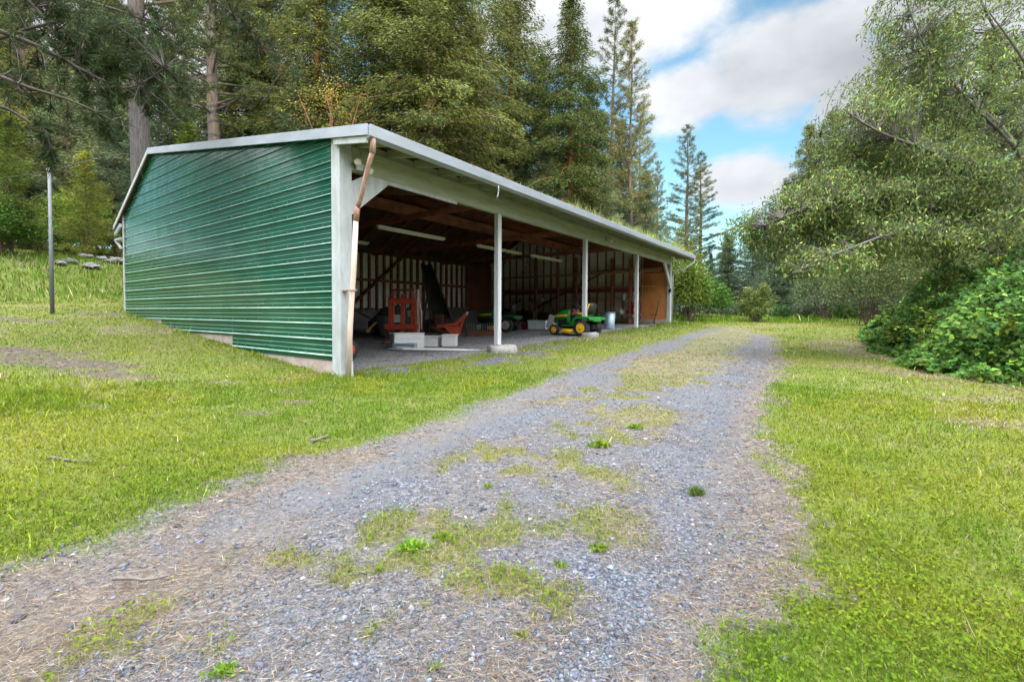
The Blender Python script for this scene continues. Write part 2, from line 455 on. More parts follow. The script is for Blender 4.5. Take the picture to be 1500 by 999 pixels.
# rafters and tails
for k in range(28):
    u = .33 + k*.69
    v0, v1 = .12, VR-.05
    mb = MB(); mb.bar((u, v0, zr(v0)-.14), (u, v1, zr(v1)-.14), .05, .19)
    mb.build('rafter', MT['tan_wood'] if k == 6 else MT['redwood'], barn)
    mb = MB(); mb.bar((u, -.87, zr(-.87)-.115), (u, -.03, zr(-.03)-.115), .045, .15)
    mb.build('rafter_tail', MT['beam'], barn)
for k in range(14):
    u = .33 + k*1.38
    mb = MB(); mb.bar((u, VR+.05, ZR-.14), (u, 11.85, zr(11.85)-.14), .05, .19); mb.build('rafter', MT['redwood'], barn)
mb = MB(); mb.box(.2, 19.1, 4.9, 5.08, 4.55, 4.9); mb.build('girder', MT['redwood'], barn)
for u in (4.63, 9.6, 14.53):
    mb = MB(); mb.box(u-.02, u+.02, .12, BD-.2, 4.0, 4.17); mb.build('tie_beam', MT['stud'], barn)
    mb = MB(); mb.bar((u+.06, 2.0, 4.08), (u+.06, 3.6, 4.75), .04, .14); mb.build('web_brace', MT['stud'], barn)
mb = MB(); mb.box(.2, 19.1, BD-.2, BD-.08, 4.12, 4.33); mb.build('rear_beam', MT['deck'], barn)
# back wall
mb = MB(); sheet(mb, .2, 4.2, .2, 16.65, BD-.02, -1, False, 'u'); sheet(mb, .2, 4.2, 16.65, 19.18, BD-.021, -1, False, 'u'); mb.build('inner_siding', MT['inner'], barn)
for k in range(25):
    u = 5.4 + k*.455
    mb = MB(); mb.box(u-.055, u+.055, BD-.16, BD-.05, .2, 4.12); mb.build('stud', MT['stud'], barn)
mb = MB(); mb.box(4, 16.5, BD-.19, BD-.162, 2.74, 2.88); mb.build('wall_rail', MT['stud'], barn)
mb = MB(); mb.bar((8.2, BD-.24, 1.4), (11.4, BD-.24, 4.05), .09, .24, (0, 1, 0)); mb.build('diagonal_brace', MT['redwood'], barn)
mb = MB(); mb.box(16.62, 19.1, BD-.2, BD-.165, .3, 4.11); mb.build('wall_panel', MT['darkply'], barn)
# far end wall
UE = 19.17
mb = MB(); sheet(mb, .9, ZR-.1, 1.41, BD-.03, UE, -1); mb.build('inner_siding', MT['inner'], barn)
mb = MB(); mb.prism([(.14, .9), (BD, .9), (BD, zr(BD)-.06), (VR, ZR-.06), (.14, zr(.14)-.06)], 19.2, 19.24, 'x'); mb.build('end_wall', MT['siding'], barn)
mb = MB(); mb.box(19.02, 19.2, .14, BD, .2, .9); mb.build('foundation_wall', MT['concrete'], barn)
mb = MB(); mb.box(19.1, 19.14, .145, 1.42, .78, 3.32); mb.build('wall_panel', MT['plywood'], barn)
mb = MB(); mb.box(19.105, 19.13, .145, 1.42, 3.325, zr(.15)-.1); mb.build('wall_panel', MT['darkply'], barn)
for k in range(20):
    v = 1.5 + k*.51
    mb = MB(); mb.box(UE-.13, UE-.03, v-.025, v+.025, .9, min(4.1+.168*v, zr(v)-.25)); mb.build('stud', MT['stud'], barn)
mb = MB(); mb.bar((UE-.17, 3.4, 3.6), (UE-.17, 9.4, .95), .05, .2, (1, 0, 0)); mb.build('diagonal_brace', MT['redwood'], barn)
for v in (1.97, 3.0, 5.2, 6.4, 7.95):
    mb = MB(); mb.box(18.62, 18.74, v-.07, v+.07, .45, 3.9 + .1*v); mb.build('shelf_post', MT['redwood'], barn, .004)
for z, va, vb in ((2.67, .75, 10.5), (1.93, 1.35, 10.5), (1.17, 1.4, 6.2)):
    mb = MB(); mb.box(18.60, UE-.14, va, vb, z-.035, z); mb.build('shelf', MT['tan_wood'], barn, .003)
mb = MB(); mb.box(18.76, 18.79, 1.45, 10.4, 2.36, 2.6); mb.build('shelf_apron', MT['darkply'], barn)
mb = MB(); mb.box(18.58, 18.62, .35, 11, 3.36, 3.46); mb.build('wall_rail', MT['tan_wood'], barn)
mb = MB(); mb.bar((18.7, .3, 3.52), (18.7, 4.6, 3.5), .12, .05); mb.bar((18.85, .5, 3.57), (18.85, 3.6, 3.55), .1, .05); mb.bar((18.95, .9, 3.5), (18.95, 5, 3.5), .1, .05)
o = mb.build('lumber_bundle', MT['tan_wood']); o.parent = None
o.matrix_world = Matrix.Translation((OX, OY, 0)) @ Matrix.Rotation(math.pi/2-ANG, 4, 'Z')
tag(o, 'loose tan boards lying on the high rail of the end wall', 'boards')
# downspout with elbows
mb = MB(); mb.tube([(-.02, -.94, 4.06), (-.02, -.94, 3.98), (-.02, -.93, 3.82)], .05, 8); mb.tube([(-.02, -.93, 3.84), (0, -.80, 3.66), (.04, -.5, 3.10), (.04, -.42, 2.98)], .042, 8)
mb.tube([(.04, -.43, 3.02), (.04, -.41, 2.9), (.04, -.39, 2.78)], .05, 8)
ds = mb.build('downspout', MT['rust_spout'], barn)
mb = MB(); mb.tube([(.04, -.39, 2.82), (.045, -.32, 2.0), (.05, -.2, 1.0), (.055, -.12, -.05)], .045, 10); mb.build('lower_pipe', MT['tan_spout'], ds)
mb = MB(); mb.box(-.01, .10, -.325, -.03, 1.58, 1.6); mb.build('pipe_strap', MT['rust_spout'], ds)
mb = MB(); mb.tube([(20.08, -.95, 4.05), (20.08, -.95, 3.9), (19.8, -.6, 3.6), (19.45, -.1, 3.4), (19.4, -.05, 3.1), (19.4, -.05, .6)], .04, 8)
mb.build('downspout', MT['galv'], barn)
# hanging wire from the gutter
mb = MB(); mb.tube([(3.3, -.98, 4.03), (3.31, -.99, 3.95), (3.3, -.97, 3.82), (3.27, -.97, 3.76)], .012, 6); mb.build('hanging_wire', MT['white'], barn)
# flood lights
def flood(u, v, z, s, twin):
    mb = MB(); mb.box(u-.07*s, u+.07*s, v-.06*s, v, z-.06*s, z+.06*s)
    if twin: mb.tube([(u, v-.05, z), (u+.01, v-.06, z+.25), (u, v-.02, z+.42)], .012, 6)
    base = mb.build('floodlight', MT['galv'], barn, .008)
    for sx in ((-1, 1) if twin else (1,)):
        a = Vector((u+sx*.06*s, v-.06*s, z)); d = Vector((sx*.55 if twin else .1, -.8, -.5 if sx > 0 else .2)).normalized()
        m2 = MB(); m2.tube([a, a+d*.03*s, a+d*.06*s, a+d*.12*s, a+d*.14*s], [.02*s, .03*s, .04*s, .055*s, .045*s], 12)
        m2.build('lamp_head', MT['cream'], base)
flood(.36, -.03, 3.84, 1.15, True)
flood(11.2, -.03, 3.98, 1.1, False)
mb = MB(); mb.box(18.93, 19.04, -.10, -.0, 2.3, 2.5); mb.build('outlet_box', MT['black'], barn)

def bt(u, v, z=None):
    x, y = world(u, v)
    return (x, y, float(H(x, y)) if z is None else z)
BROT = math.pi/2-ANG
# strip lights
for (ua, ub, v, lab) in ((3.45, 6.1, 3.4, 'nearest long strip light hanging under the barn roof left of the first post'),
                    (7.8, 10.5, 3.4, 'long strip light hanging under the roof behind the first white post'),
                    (11.2, 13.7, 3.35, 'farthest strip light hanging under the roof before the second white post'),
                    (2.7, 5.3, 6.3, 'strip light deep in the barn beside the near corner post')):
    t = thing('strip_light', lab, 'strip light', bt((ua+ub)/2, v, 3.6), BROT, 'fluorescent strip lights under the barn roof')
    h = (ub-ua)/2
    MB().prism([(-.07, .0), (.07, .0), (.05, .06), (-.05, .06)], -h, h, 'x').build('housing', MT['tube_lamp'], t)
    for s in (-1, 1): MB().tube([(-h+.04, s*.038, -.025), (h-.04, s*.038, -.025)], .017, 8).build('lamp_tube', MT['tube_lamp'], t)
    for s in (-1, 1): MB().tube([(s*h*.85, 0, .06), (s*h*.85, 0, .62)], .006, 5).build('hanger', MT['steel'], t)

# ------------------------------------------------------------------ lawn tractor
def wheel(mbr, r, w, y0, hub, root, x, name='wheel'):
    prof = [(r*.62, -w*.42), (r*.9, -w*.5), (r*.985, -w*.38), (r, -w*.15), (r, w*.15), (r*.985, w*.38), (r*.9, w*.5), (r*.62, w*.42)]
    m = MB(); m.lathe(prof, (x, y0, r), 'y', 28)
    for k in range(18):
        a = 2*math.pi*k/18
        for s in (-1, 1):
            a2 = a+.12*s
            m.bar((x+r*1.0*math.cos(a), y0+s*w*.03, r+r*1.0*math.sin(a)), (x+r*.985*math.cos(a2), y0+s*w*.42, r+r*.985*math.sin(a2)), .02, .022, (math.cos(a), 0, math.sin(a)))
    t = m.build('tyre', MT['rubber'], root)
    t.name = 'wheel'
    s = 1 if y0 > 0 else -1
    m = MB(); m.lathe([(r*.60, -w*.3*s), (r*.63, w*.44*s), (r*.57, w*.47*s), (r*.5, w*.44*s), (r*.2, w*.43*s), (r*.16, w*.5*s), (r*.05, w*.51*s)], (x, y0, r), 'y', 20)
    m.build('rim', MT[hub], t)
def tractor(label, loc, heading, hub, body, seat, group):
    t = thing('lawn_tractor', label, 'lawn tractor', loc, heading, group)
    B = MT[body]
    for s in (-1, 1):
        wheel(MB(), .28, .25, s*.37, hub, t, -.45)
        wheel(MB(), .19, .16, s*.37, hub, t, .76)
    MB().box(-.75, .85, -.16, .16, .24, .40).build('chassis', MT['black'], t, .01)
    MB().tube([(.76, -.36, .19), (.76, .36, .19)], .03, 8).build('axle', MT['black'], t)
    secs = []
    for x, w, zt, zb in ((.18, .24, .93, .40), (.3, .25, .94, .40), (.55, .245, .91, .40), (.78, .225, .84, .41), (.92, .19, .75, .43), (.98, .15, .62, .46)):
        pr = []
        for k in range(14):
            a = math.pi*k/13
            cx = -math.cos(a); sz = max(0, math.sin(a))
            pr.append((x, w*(abs(cx)**.45)*(1 if cx > 0 else -1), zb + (zt-zb)*(sz**.5)))
        secs.append(pr)
    hd = MB().loft(secs).build('hood', B, t)
    MB().loft([[(x, y, z) for (y, z) in ((-.12, z0), (.12, z0), (.10, z0+.02), (-.10, z0+.02))] for x, z0 in ((.2, .925), (.45, .918), (.62, .892))]).build('hood_vent', MT['black'], hd)
    for s in (-1, 1):
        MB().prism([(.28, .68), (.80, .66), (.86, .70), (.62, .745), (.28, .755)], s*.246, s*.262, 'y').build('stripe', MT['yellow'], hd)
        MB().prism([(.3, .42), (.62, .42), (.70, .55), (.3, .60)], s*.249, s*.259, 'y').build('side_vent', MT['black'], hd)
    MB().box(.955, .99, -.13, .13, .47, .6).build('grille', MT['black'], hd, .01)
    for s in (-1, 1): MB().lathe([(.045, 0), (.045, .02), (.02, .03)], (.93, s*.11, .68), 'x', 12).build('headlight', MT['cream'], hd)
    MB().prism([(.0, .40), (.2, .40), (.2, .92), (.08, .95), (-.02, .72)], -.19, .19, 'y').build('dashboard', MT['black'], t, .01)
    MB().prism([(.03, .74), (.14, .74), (.14, .84), (.03, .84)], -.205, .205, 'y').build('control_panel', MT['red'], t)
    MB().tube([(.08, 0, .9), (-.04, 0, 1.04)], .022, 8).build('steering_column', MT['black'], t)
    m = MB(); c = Vector((-.05, 0, 1.05)); ax = Vector((-.5, 0, .85)).normalized(); e1 = Vector((0, 1, 0)); e2 = ax.cross(e1)
    m.tube([c + (e1*math.cos(a) + e2*math.sin(a))*.17 for a in np.linspace(0, 2*math.pi, 25)], .016, 8, False)
    for a in (.5, 2.6, 4.7): m.tube([c, c+(e1*math.cos(a)+e2*math.sin(a))*.17], .012, 6)
    m.build('steering_wheel', MT['black'], t)
    MB().prism([(-.12, .33), (.42, .33), (.42, .38), (-.1, .38), (-.2, .55), (-.24, .55)], -.44, .44, 'y').build('foot_deck', B, t)
    pf = [(-.86, .56), (-.86, .63), (-.74, .68), (-.3, .69), (-.16, .62), (-.06, .46), (.0, .38), (-.05, .37), (-.14, .42), (-.22, .55), (-.3, .6), (-.7, .6)]
    fn = MB()
    for s in (-1, 1): fn.prism(pf, s*.24, s*.5, 'y')
    fn.prism([(-.86, .5), (-.86, .64), (-.74, .685), (-.3, .695), (-.2, .63), (-.2, .5)], -.238, .238, 'y')
    fn.build('fender', B, t, .012)
    st = MB()
    st.loft([[(x, y, z) for (y, z) in ((-.2*f, z0), (.2*f, z0), (.23*f, z0+.04), (.2*f, z0+.09), (-.2*f, z0+.09), (-.23*f, z0+.04))] for x, f, z0 in ((-.5, .95, .71), (-.35, 1, .70), (-.18, 1, .71), (-.08, .85, .73))])
    se = st.build('seat', MT[seat], t)
    sb = MB(); sb.loft([[(x0, y, z), (x0+.09, y, z+.01), (x0+.09, -y, z+.01), (x0, -y, z)] for x0, y, z in ((-.56, .19, .76), (-.6, .22, .9), (-.64, .21, 1.05), (-.66, .15, 1.12))])
    sb.build('backrest', MT[seat], se)
    sb = MB(); sb.loft([[(x0, y, z), (x0+.03, y, z+.01), (x0+.03, -y, z+.01), (x0, -y, z)] for x0, y, z in ((-.60, .2, .74), (-.64, .23, .9), (-.68, .22, 1.06), (-.70, .15, 1.13))])
    sb.build('seat_shell', MT['black'], se)
    dk = MB(); n = 20
    prof = []
    for z, f in ((.09, 1.0), (.20, 1.0), (.235, .93), (.24, .6)):
        prof.append([(.18+.30*f*(abs(math.cos(a))**.6)*np.sign(math.cos(a)), .52*f*(abs(math.sin(a))**.7)*np.sign(math.sin(a)), z) for a in np.linspace(0, 2*math.pi, n, endpoint=False)])
    dk.loft(prof).build('mower_deck', MT['yellow'], t)
    MB().box(-.92, -.84, -.1, .1, .3, .42).build('hitch_plate', MT['black'], t)
    return t
GT = 'lawn tractors parked in the barn'
def P3(px, Z):  # a floor point of the barn at image column px, distance Z
    x = (px-750)/F_PX*Z
    return (x, Z, float(H(x, Z)))
p = P3(846, 16.6)
tractor('bright green lawn tractor with yellow wheels and seat beside the second white post', p, math.atan2(.69, -.72), 'yellow', 'jgreen', 'yellow', GT)
p = P3(732, 19.2)
tractor('darker green lawn tractor in deep shade behind the first white post', p, math.atan2(.36, -.93), 'greyhub', 'dgreen', 'black', GT)

# ------------------------------------------------------------------ lift mast
p = P3(590, 15.6)
t = thing('lift_mast', 'tall orange red steel lift mast standing behind the white boxes', 'lift mast', p, BROT-1.05)
for s in (-1, 1):
    m = MB(); m.box(s*.44-.05, s*.44+.05, -.06, .06, 0, 1.42); m.box(s*.34-.035, s*.34+.035, -.04, .04, .1, 1.76); m.build('upright', MT['rust'], t, .006)
MB().box(-.06, .06, -.05, .05, 0, 1.6).build('ram', MT['rust'], t, .01)
MB().box(-.40, .40, -.05, .05, 1.70, 1.77).build('crossbar', MT['darkrust'], t, .005)
MB().box(-.48, .48, -.075, .075, 1.26, 1.44).build('crossbar', MT['rust'], t, .006)
MB().box(-.62, .56, -.12, .09, .40, .56).build('carriage', MT['rust'], t, .006)
for s in (-1, 1):
    m = MB(); m.prism([(-.12, .42), (-.12, .02), (-.18, .0), (-1.0, .0), (-1.0, .03), (-.18, .06), (-.06, .42)], s*.3-.06, s*.3+.06, 'x'); m.build('fork', MT['darkrust'], t)
MB().box(.505, .565, -.05, .05, .0, 1.75).build('side_rail', MT['tan_spout'], t, .004)
m = MB(); m.tube([(.58, 0, 1.3), (.63, -.03, 1.1), (.66, -.02, .95), (.65, 0, .4)], .022, 6); m.tube([(.58, -.05, .9), (.6, -.08, .5), (.58, -.05, .05)], .018, 6); m.build('hose', MT['tan_spout'], t)
MB().box(.18, .30, -.02, .04, .82, 1.05).build('label_plate', MT['galv'], t)

# ------------------------------------------------------------------ white boxes
def crate(name, label, loc, rot, L_, W_, H_, lids, ma, mb_end, cat='box', group=None):
    t = thing(name, label, cat, loc, rot, group)
    z = 0
    for k, h in enumerate(lids):
        MB().box(-L_/2, L_/2, -W_/2+.01*(k % 2), W_/2, z+.004, z+h).build('side_panel', MT[ma], t, .006)
        MB().box(-L_/2-.012, -L_/2-.001, -W_/2+.02, W_/2-.02, z+.01, z+h-.01).build('end_panel', MT[mb_end], t)
        z += h
    MB().box(-L_/2-.02, L_/2+.02, -W_/2-.02, W_/2+.02, z+.002, z+.03).build('lid', MT[ma], t, .005)
    return t
GB = 'wooden boxes on the barn floor'
crate('wooden_box', 'white wooden box with pale green end in front of the orange mast', P3(596, 13.4), BROT-.45, .86, .55, .4, (.14, .13, .13), 'boxwhite', 'boxgreen', group=GB)
crate('wooden_box', 'low white box with open dark slots right of the green ended box', P3(632, 13.6), BROT-1.1, .5, .45, .3, (.12, .16), 'boxwhite', 'boxblue', group=GB)
crate('wooden_box', 'pale square white box with grass growing in front of it', P3(659, 13.5), BROT-1.0, .40, .36, .3, (.32,), 'boxwhite', 'cream', group=GB)
crate('wooden_box', 'pale blue white crate left of the bright green tractor', P3(788, 20.2), BROT-1.25, .78, .5, .36, (.2, .16), 'boxblue', 'boxgreen', group=GB)
t = P3(593, 12.75)
o = MB().box(-.33, .33, -.1, .1, 0, .17).box(-.3, .3, -.11, -.1, .06, .12).build('foam_block', MT['can']); o.location = t; o.rotation_euler = (0, 0, BROT-1.2)
for k in range(5): pass
tag(o, 'grey block lying in front of the white box with green end', 'block')
p = P3(808, 19.6)
o = MB().box(-.28, .28, -.015, .015, 0, .62).build('white_panel', MT['boxwhite'], bevel=.004); o.location = (p[0], p[1], p[2]+.02); o.rotation_euler = (.25, .35, -.3)  # plain white panel, tilted
tag(o, 'tilted white panel leaning behind the front of the bright green tractor', 'panel')
p = P3(816, 19.0)
o = MB().box(-.2, .2, -.12, .12, 0, .32).box(-.21, .21, -.13, .13, .325, .35).build('white_bin', MT['boxwhite'], bevel=.006); o.location = p; o.rotation_euler = (0, 0, .2)
tag(o, 'small white bin beside the front wheel of the bright green tractor', 'bin')
for k, (px, Z, a, L_) in enumerate(((640, 12.55, -.1, 2.3), (662, 12.2, .06, 2.6), (612, 12.45, .02, 1.6))):
    p = P3(px, Z)
    o = MB().box(-L_/2, L_/2, -.04, .04, 0, .03).build('plank', MT['boxwhite'] if k != 2 else MT['galv'], bevel=.003); o.location = (p[0], p[1], p[2]+.02); o.rotation_euler = (.0, .02, a)
    tag(o, ['white plank lying on the gravel in front of the low white box', 'longest white plank lying nearest the grass strip', 'grey plank lying in front of the grey block'][k], 'plank', 'planks on the barn floor')

# ------------------------------------------------------------------ orange implement, rake, lattice, ladder
p = P3(662, 16.2)
t = thing('box_scraper', 'orange red tow implement with raised drawbar beside the toothed rake', 'implement', p, 0)
MB().bar((-.5, 0, .42), (.25, -.1, .52), .10, .10).build('frame_bar', MT['rust'], t, .006)
MB().bar((.18, -.1, .5), (.52, -.15, .86), .08, .10).build('drawbar', MT['rust'], t, .006)
MB().bar((.25, -.1, .15), (.42, -.14, .72), .07, .07).build('strut', MT['rust'], t, .006)
MB().prism([(-.25, .4), (.25, .45), (.3, .1), (.1, .04)], -.18, -.13, 'y').build('blade', MT['rust'], t)
MB().bar((-.75, .1, .4), (.1, -.1, .12), .07, .06).bar((-.7, .25, .3), (-.1, .1, .06), .06, .06).build('skid', MT['darkrust'], t)
MB().lathe([(.03, -.06), (.05, -.02), (.05, .03), (.02, .06)], (.54, -.155, .89), 'z', 10).build('hitch_cup', MT['galv'], t)
p = P3(704, 17.0)
t = thing('landscape_rake', 'dark toothed rake bar lying in front of the shaded tractor', 'rake', p, .05)
MB().box(-.55, .55, -.04, .04, .12, .2).build('bar', MT['darkrust'], t, .006)
for k in range(13):
    x = -.5 + k*.083
    MB().tube([(x, 0, .2), (x, .02, .42), (x, -.04, .48)], [.014, .012, .006], 6).build('tine', MT['galv'], t)
MB().box(-.58, .58, -.05, -.035, .01, .11).build('blade', MT['darkrust'], t)
for s in (-1, 1): MB().box(s*.53-.03, s*.53+.03, -.06, .06, 0, .3).build('stand', MT['rubber'], t)
x, y = world(15.6, BD-.45)
t = thing('lattice_panel', 'weathered diamond lattice panel leaning against the back wall', 'lattice', (x, y, float(H(x, y))), BROT)
m = MB()
for k in range(-6, 16):
    for s in (-1, 1):
        a = np.array([-1.0+k*.17, 0]); d = np.array([1, s]) / 2**.5
        lo, hi = -9, 9
        base = np.array([-1.0+k*.17 - (0 if s > 0 else -0), 0.0 if s > 0 else .82])
        # clip to rectangle -1..1 x 0..0.82
        ts = []
        for tt in np.linspace(0, 1.16, 30):
            q = base + d*tt
            if -1 <= q[0] <= 1 and 0 <= q[1] <= .82: ts.append(tt)
        if len(ts) > 2:
            q0, q1 = base + d*ts[0], base + d*ts[-1]
            yy = .012*s
            m.bar((q0[0], yy+.25-q0[1]*.25, q0[1]+.02), (q1[0], yy+.25-q1[1]*.25, q1[1]+.02), .045, .008, (0, 1, 0))
m.build('slats', MT['lattice'], t)
MB().bar((-1, .25, .02), (1, .25, .02), .05, .04).bar((-1, .05, .84), (1, .05, .84), .05, .04).build('frame', MT['lattice'], t)
# dark folding ladder-like elevator leaning against the back wall
p = P3(648, 19.0)
t = thing('hay_elevator', 'tall dark slatted elevator leaning back against the studs behind the mast', 'elevator', p, 0)
top = np.array(at_depth(624, 388, 22.5)) - np.array(p)
for s in (-.38, .38):
    MB().bar((s*1.2+.1, 0, .1), (top[0]+s*.55, top[1], top[2]), .07, .16).build('side_rail', MT['ladder'], t)
m = MB(); m.add([(-.35, .06, .1), (.55, .06, .1), (top[0]+.2, top[1]+.06, top[2]), (top[0]-.2, top[1]+.06, top[2])], [(0, 1, 2, 3)]); m.add([(-.35, .09, .1), (.55, .09, .1), (top[0]+.2, top[1]+.09, top[2]), (top[0]-.2, top[1]+.09, top[2])], [(3, 2, 1, 0)]); m.build('bed', MT['cover'], t)
for k in range(16):
    f = (k+.5)/16; w = .38*(1.2*(1-f)+.55*f)
    cx = .1*(1-f)+top[0]*f; cy = top[1]*f; cz = .1*(1-f)+top[2]*f
    MB().bar((cx-w, cy, cz), (cx+w, cy, cz), .03, .05).build('slat', MT['ladder'], t)
MB().bar((-.5, -.1, .05), (-.7, 1.0, 2.0), .06, .08).bar((-.9, .2, .05), (-.75, 1.0, 1.95), .05, .06).build('prop_leg', MT['ladder'], t)
MB().box(-.85, .35, .25, .8, .02, .55).build('base_box', MT['ladder'], t, .01)
MB().box(-.28, .05, -.2, .05, .2, .75).build('motor_cover', MT['darkrust'], t, .02)

# tiller in the dark corner
p = P3(556, 17.2)
t = thing('garden_tiller', 'dark machine with an orange guard in the deep shade left of the mast', 'tiller', p, .4)
MB().loft([[(x, -w, .3), (x, w, .3), (x, w, h), (x, -w, h)] for x, w, h in ((-.4, .2, .6), (-.1, .3, .85), (.3, .28, .8), (.5, .15, .55))]).build('body', MT['cover'], t)
for s in (-1, 1):
    MB().lathe([(.1, -.06), (.24, -.06), (.26, 0), (.24, .06), (.1, .06)], (.1, s*.4, .26), 'y', 18).build('wheel', MT['rubber'], t)
MB().tube([(-.3, -.3, .7), (-.8, -.34, 1.0), (-1.1, -.36, 1.02)], .02, 6).tube([(-.3, .3, .7), (-.8, .34, 1.0), (-1.1, .36, 1.02)], .02, 6).build('handlebar', MT['steel'], t)
MB().prism([(-.55, .25), (-.2, .6), (-.12, .6), (-.45, .2)], -.34, -.26, 'y').build('guard', MT['tan_wood'], t)
p = P3(574, 18.6)
t = thing('engine_hoist', 'dark covered engine standing between the mast and the back wall', 'engine', p, .2)
MB().loft([[(x, -w, .0), (x, w, .0), (x, w*.8, h), (x, -w*.8, h)] for x, w, h in ((-.7, .3, .7), (-.3, .4, 1.1), (.3, .4, 1.2), (.7, .25, .8))]).build('cover', MT['cover'], t)
MB().box(.1, .35, -.43, -.40, .5, .8).build('side_plate', MT['boxgreen'], t)
MB().tube([(-.1, 0, 1.1), (-.1, 0, 1.5)], .04, 8).build('exhaust', MT['steel'], t)

# hand cart behind the corner post
p = P3(511.5, 10.6)
t = thing('hand_cart', 'old cart with rusty red wheel and bare handle behind the corner post', 'cart', (p[0]-.02, p[1], p[2]), BROT)
m = MB(); m.lathe([(.12, -.05), (.22, -.05), (.25, -.02), (.25, .02), (.22, .05), (.12, .05)], (0, 0, .25), 'y', 20); w_ = m.build('wheel', MT['rubber'], t)
MB().lathe([(.02, -.07), (.06, -.06), (.19, -.045), (.2, 0), (.19, .045), (.06, .06), (.02, .07)], (0, 0, .25), 'y', 20).build('rim', MT['rust'], w_)
MB().box(-.4, -.1, .1, .5, .2, .55).build('tray', MT['darkrust'], t, .02)
MB().tube([(-.2, .2, .45), (.02, .15, .8), (.16, .1, 1.08), (.10, .1, 1.12), (-.2, .1, 1.1)], .018, 8).build('handle', MT['galv'], t)

# things along the end wall
p = P3(892.5, 19.6)
t = thing('garbage_can', 'ribbed galvanised metal garbage can standing right of the bright green tractor', 'garbage can', p, 0)
m = MB(); n = 48
secs = []
for z, r in ((0, .205), (.03, .21), (.68, .245)):
    secs.append([((r+(.006 if k % 2 else 0))*math.cos(2*math.pi*k/n), (r+(.006 if k % 2 else 0))*math.sin(2*math.pi*k/n), z) for k in range(n)])
m.loft(secs); m.build('body', MT['can'], t)
MB().lathe([(.25, .68), (.262, .685), (.262, .705), (.25, .715), (.235, .715), (.235, .69)], (0, 0, 0), 'z', 36).build('rim', MT['can'], t)
for s in (-1, 1):
    MB().tube([(s*.23, -.07, .52), (s*.29, -.07, .52), (s*.29, .07, .52), (s*.23, .07, .52)], .008, 6).build('handle', MT['galv'], t)
def on_shelf(v, z, u=18.8): return bt(u, v, z)
o = MB().lathe([(.13, 0), (.135, .02), (.135, .5), (.10, .56), (.04, .58), (.035, .64)], (0, 0, 0), 'z', 20).build('gas_tank', MT['red']); o.location = on_shelf(1.72, 1.17, 18.72)
tag(o, 'bright red upright tank on the lowest shelf beside the third white post', 'tank')
m = MB().box(-.12, .12, -.002, .0, .2, .4).build('tank_label', MT['boxwhite'], o, loc=(0, -.139, 0)); m.scale = (.6, 1, .8)
for v, z, h, r, mt, lab in ((2.32, 1.93, .42, .12, 'glass', 'clear plastic jug on the middle shelf between the two end posts'), (1.62, 1.93, .38, .1, 'glass', 'clear bottle on the middle shelf right beside the third white post'),
                       (2.5, 1.17, .34, .16, 'glass', 'pale blue container on the lowest shelf right of the garbage can')):
    o = MB().lathe([(r*.9, 0), (r, .02), (r, h*.62), (r*.5, h*.82), (r*.28, h*.86), (r*.28, h)], (0, 0, 0), 'z', 18).build('plastic_jug', MT[mt]); o.location = on_shelf(v, z)
    MB().lathe([(r*.32, h), (r*.32, h+.03), (r*.2, h+.035)], (0, 0, 0), 'z', 12).build('cap', MT['boxwhite'], o)
    tag(o, lab, 'jug', 'jugs on the barn shelves')
for v, z, h, r, mt, lab in ((7.55, 1.93, .2, .1, 'cream', 'cream paint can standing above the front of the bright tractor'), (8.35, 1.93, .16, .08, 'rust', 'small rusty tin on the middle shelf next to the cream can'), (9.2, 1.93, .16, .07, 'darkrust', 'dull brown tin on the middle shelf towards the dark corner'),
                       (10.2, 1.93, .26, .04, 'cream', 'slim pale bottle on the middle shelf nearest the dark corner'), (2.12, 1.17, .22, .09, 'darkred', 'dark red tin on the lowest shelf next to the red tank')):
    o = MB().lathe([(r, 0), (r*1.03, .01), (r, .02), (r, h-.02), (r*1.04, h-.01), (r*1.04, h), (r*.8, h)], (0, 0, 0), 'z', 18).build('paint_can', MT[mt]); o.location = on_shelf(v, z)
    tag(o, lab, 'tin', 'tins on the barn shelves')
p = P3(769, 20.6)
o = MB().lathe([(.14, 0), (.2, .1), (.22, .26), (.2, .28), (.17, .26), (.1, .1)], (0, 0, 0), 'z', 20).build('red_tub', MT['darkred']); o.location = p
tag(o, 'dark red tub on the floor between the shaded tractor and the blue crate', 'tub')
p = bt(18.0, 7.7)
o = MB().tube([(0, 0, 0), (.1, .02, .5), (-.25, .1, 1.3)], .03, 6).bar((-.2, .08, 1.0), (-.35, .12, 1.4), .12, .04).build('old_shovel', MT['galv']); o.location = p
tag(o, 'long handled shovel leaning behind the pale blue crate', 'shovel')
p = bt(18.75, .35)
o = MB().tube([(0, .35, .0), (0, -.05, 1.55)], .02, 6).bar((-.0, .55, .42), (0, .1, .42), .02, .03).build('metal_rod', MT['steel']); o.location = (p[0], p[1], p[2]+.05); o.rotation_euler = (0, 0, BROT)
tag(o, 'thin dark rod leaning on the plywood panel at the far corner', 'rod')

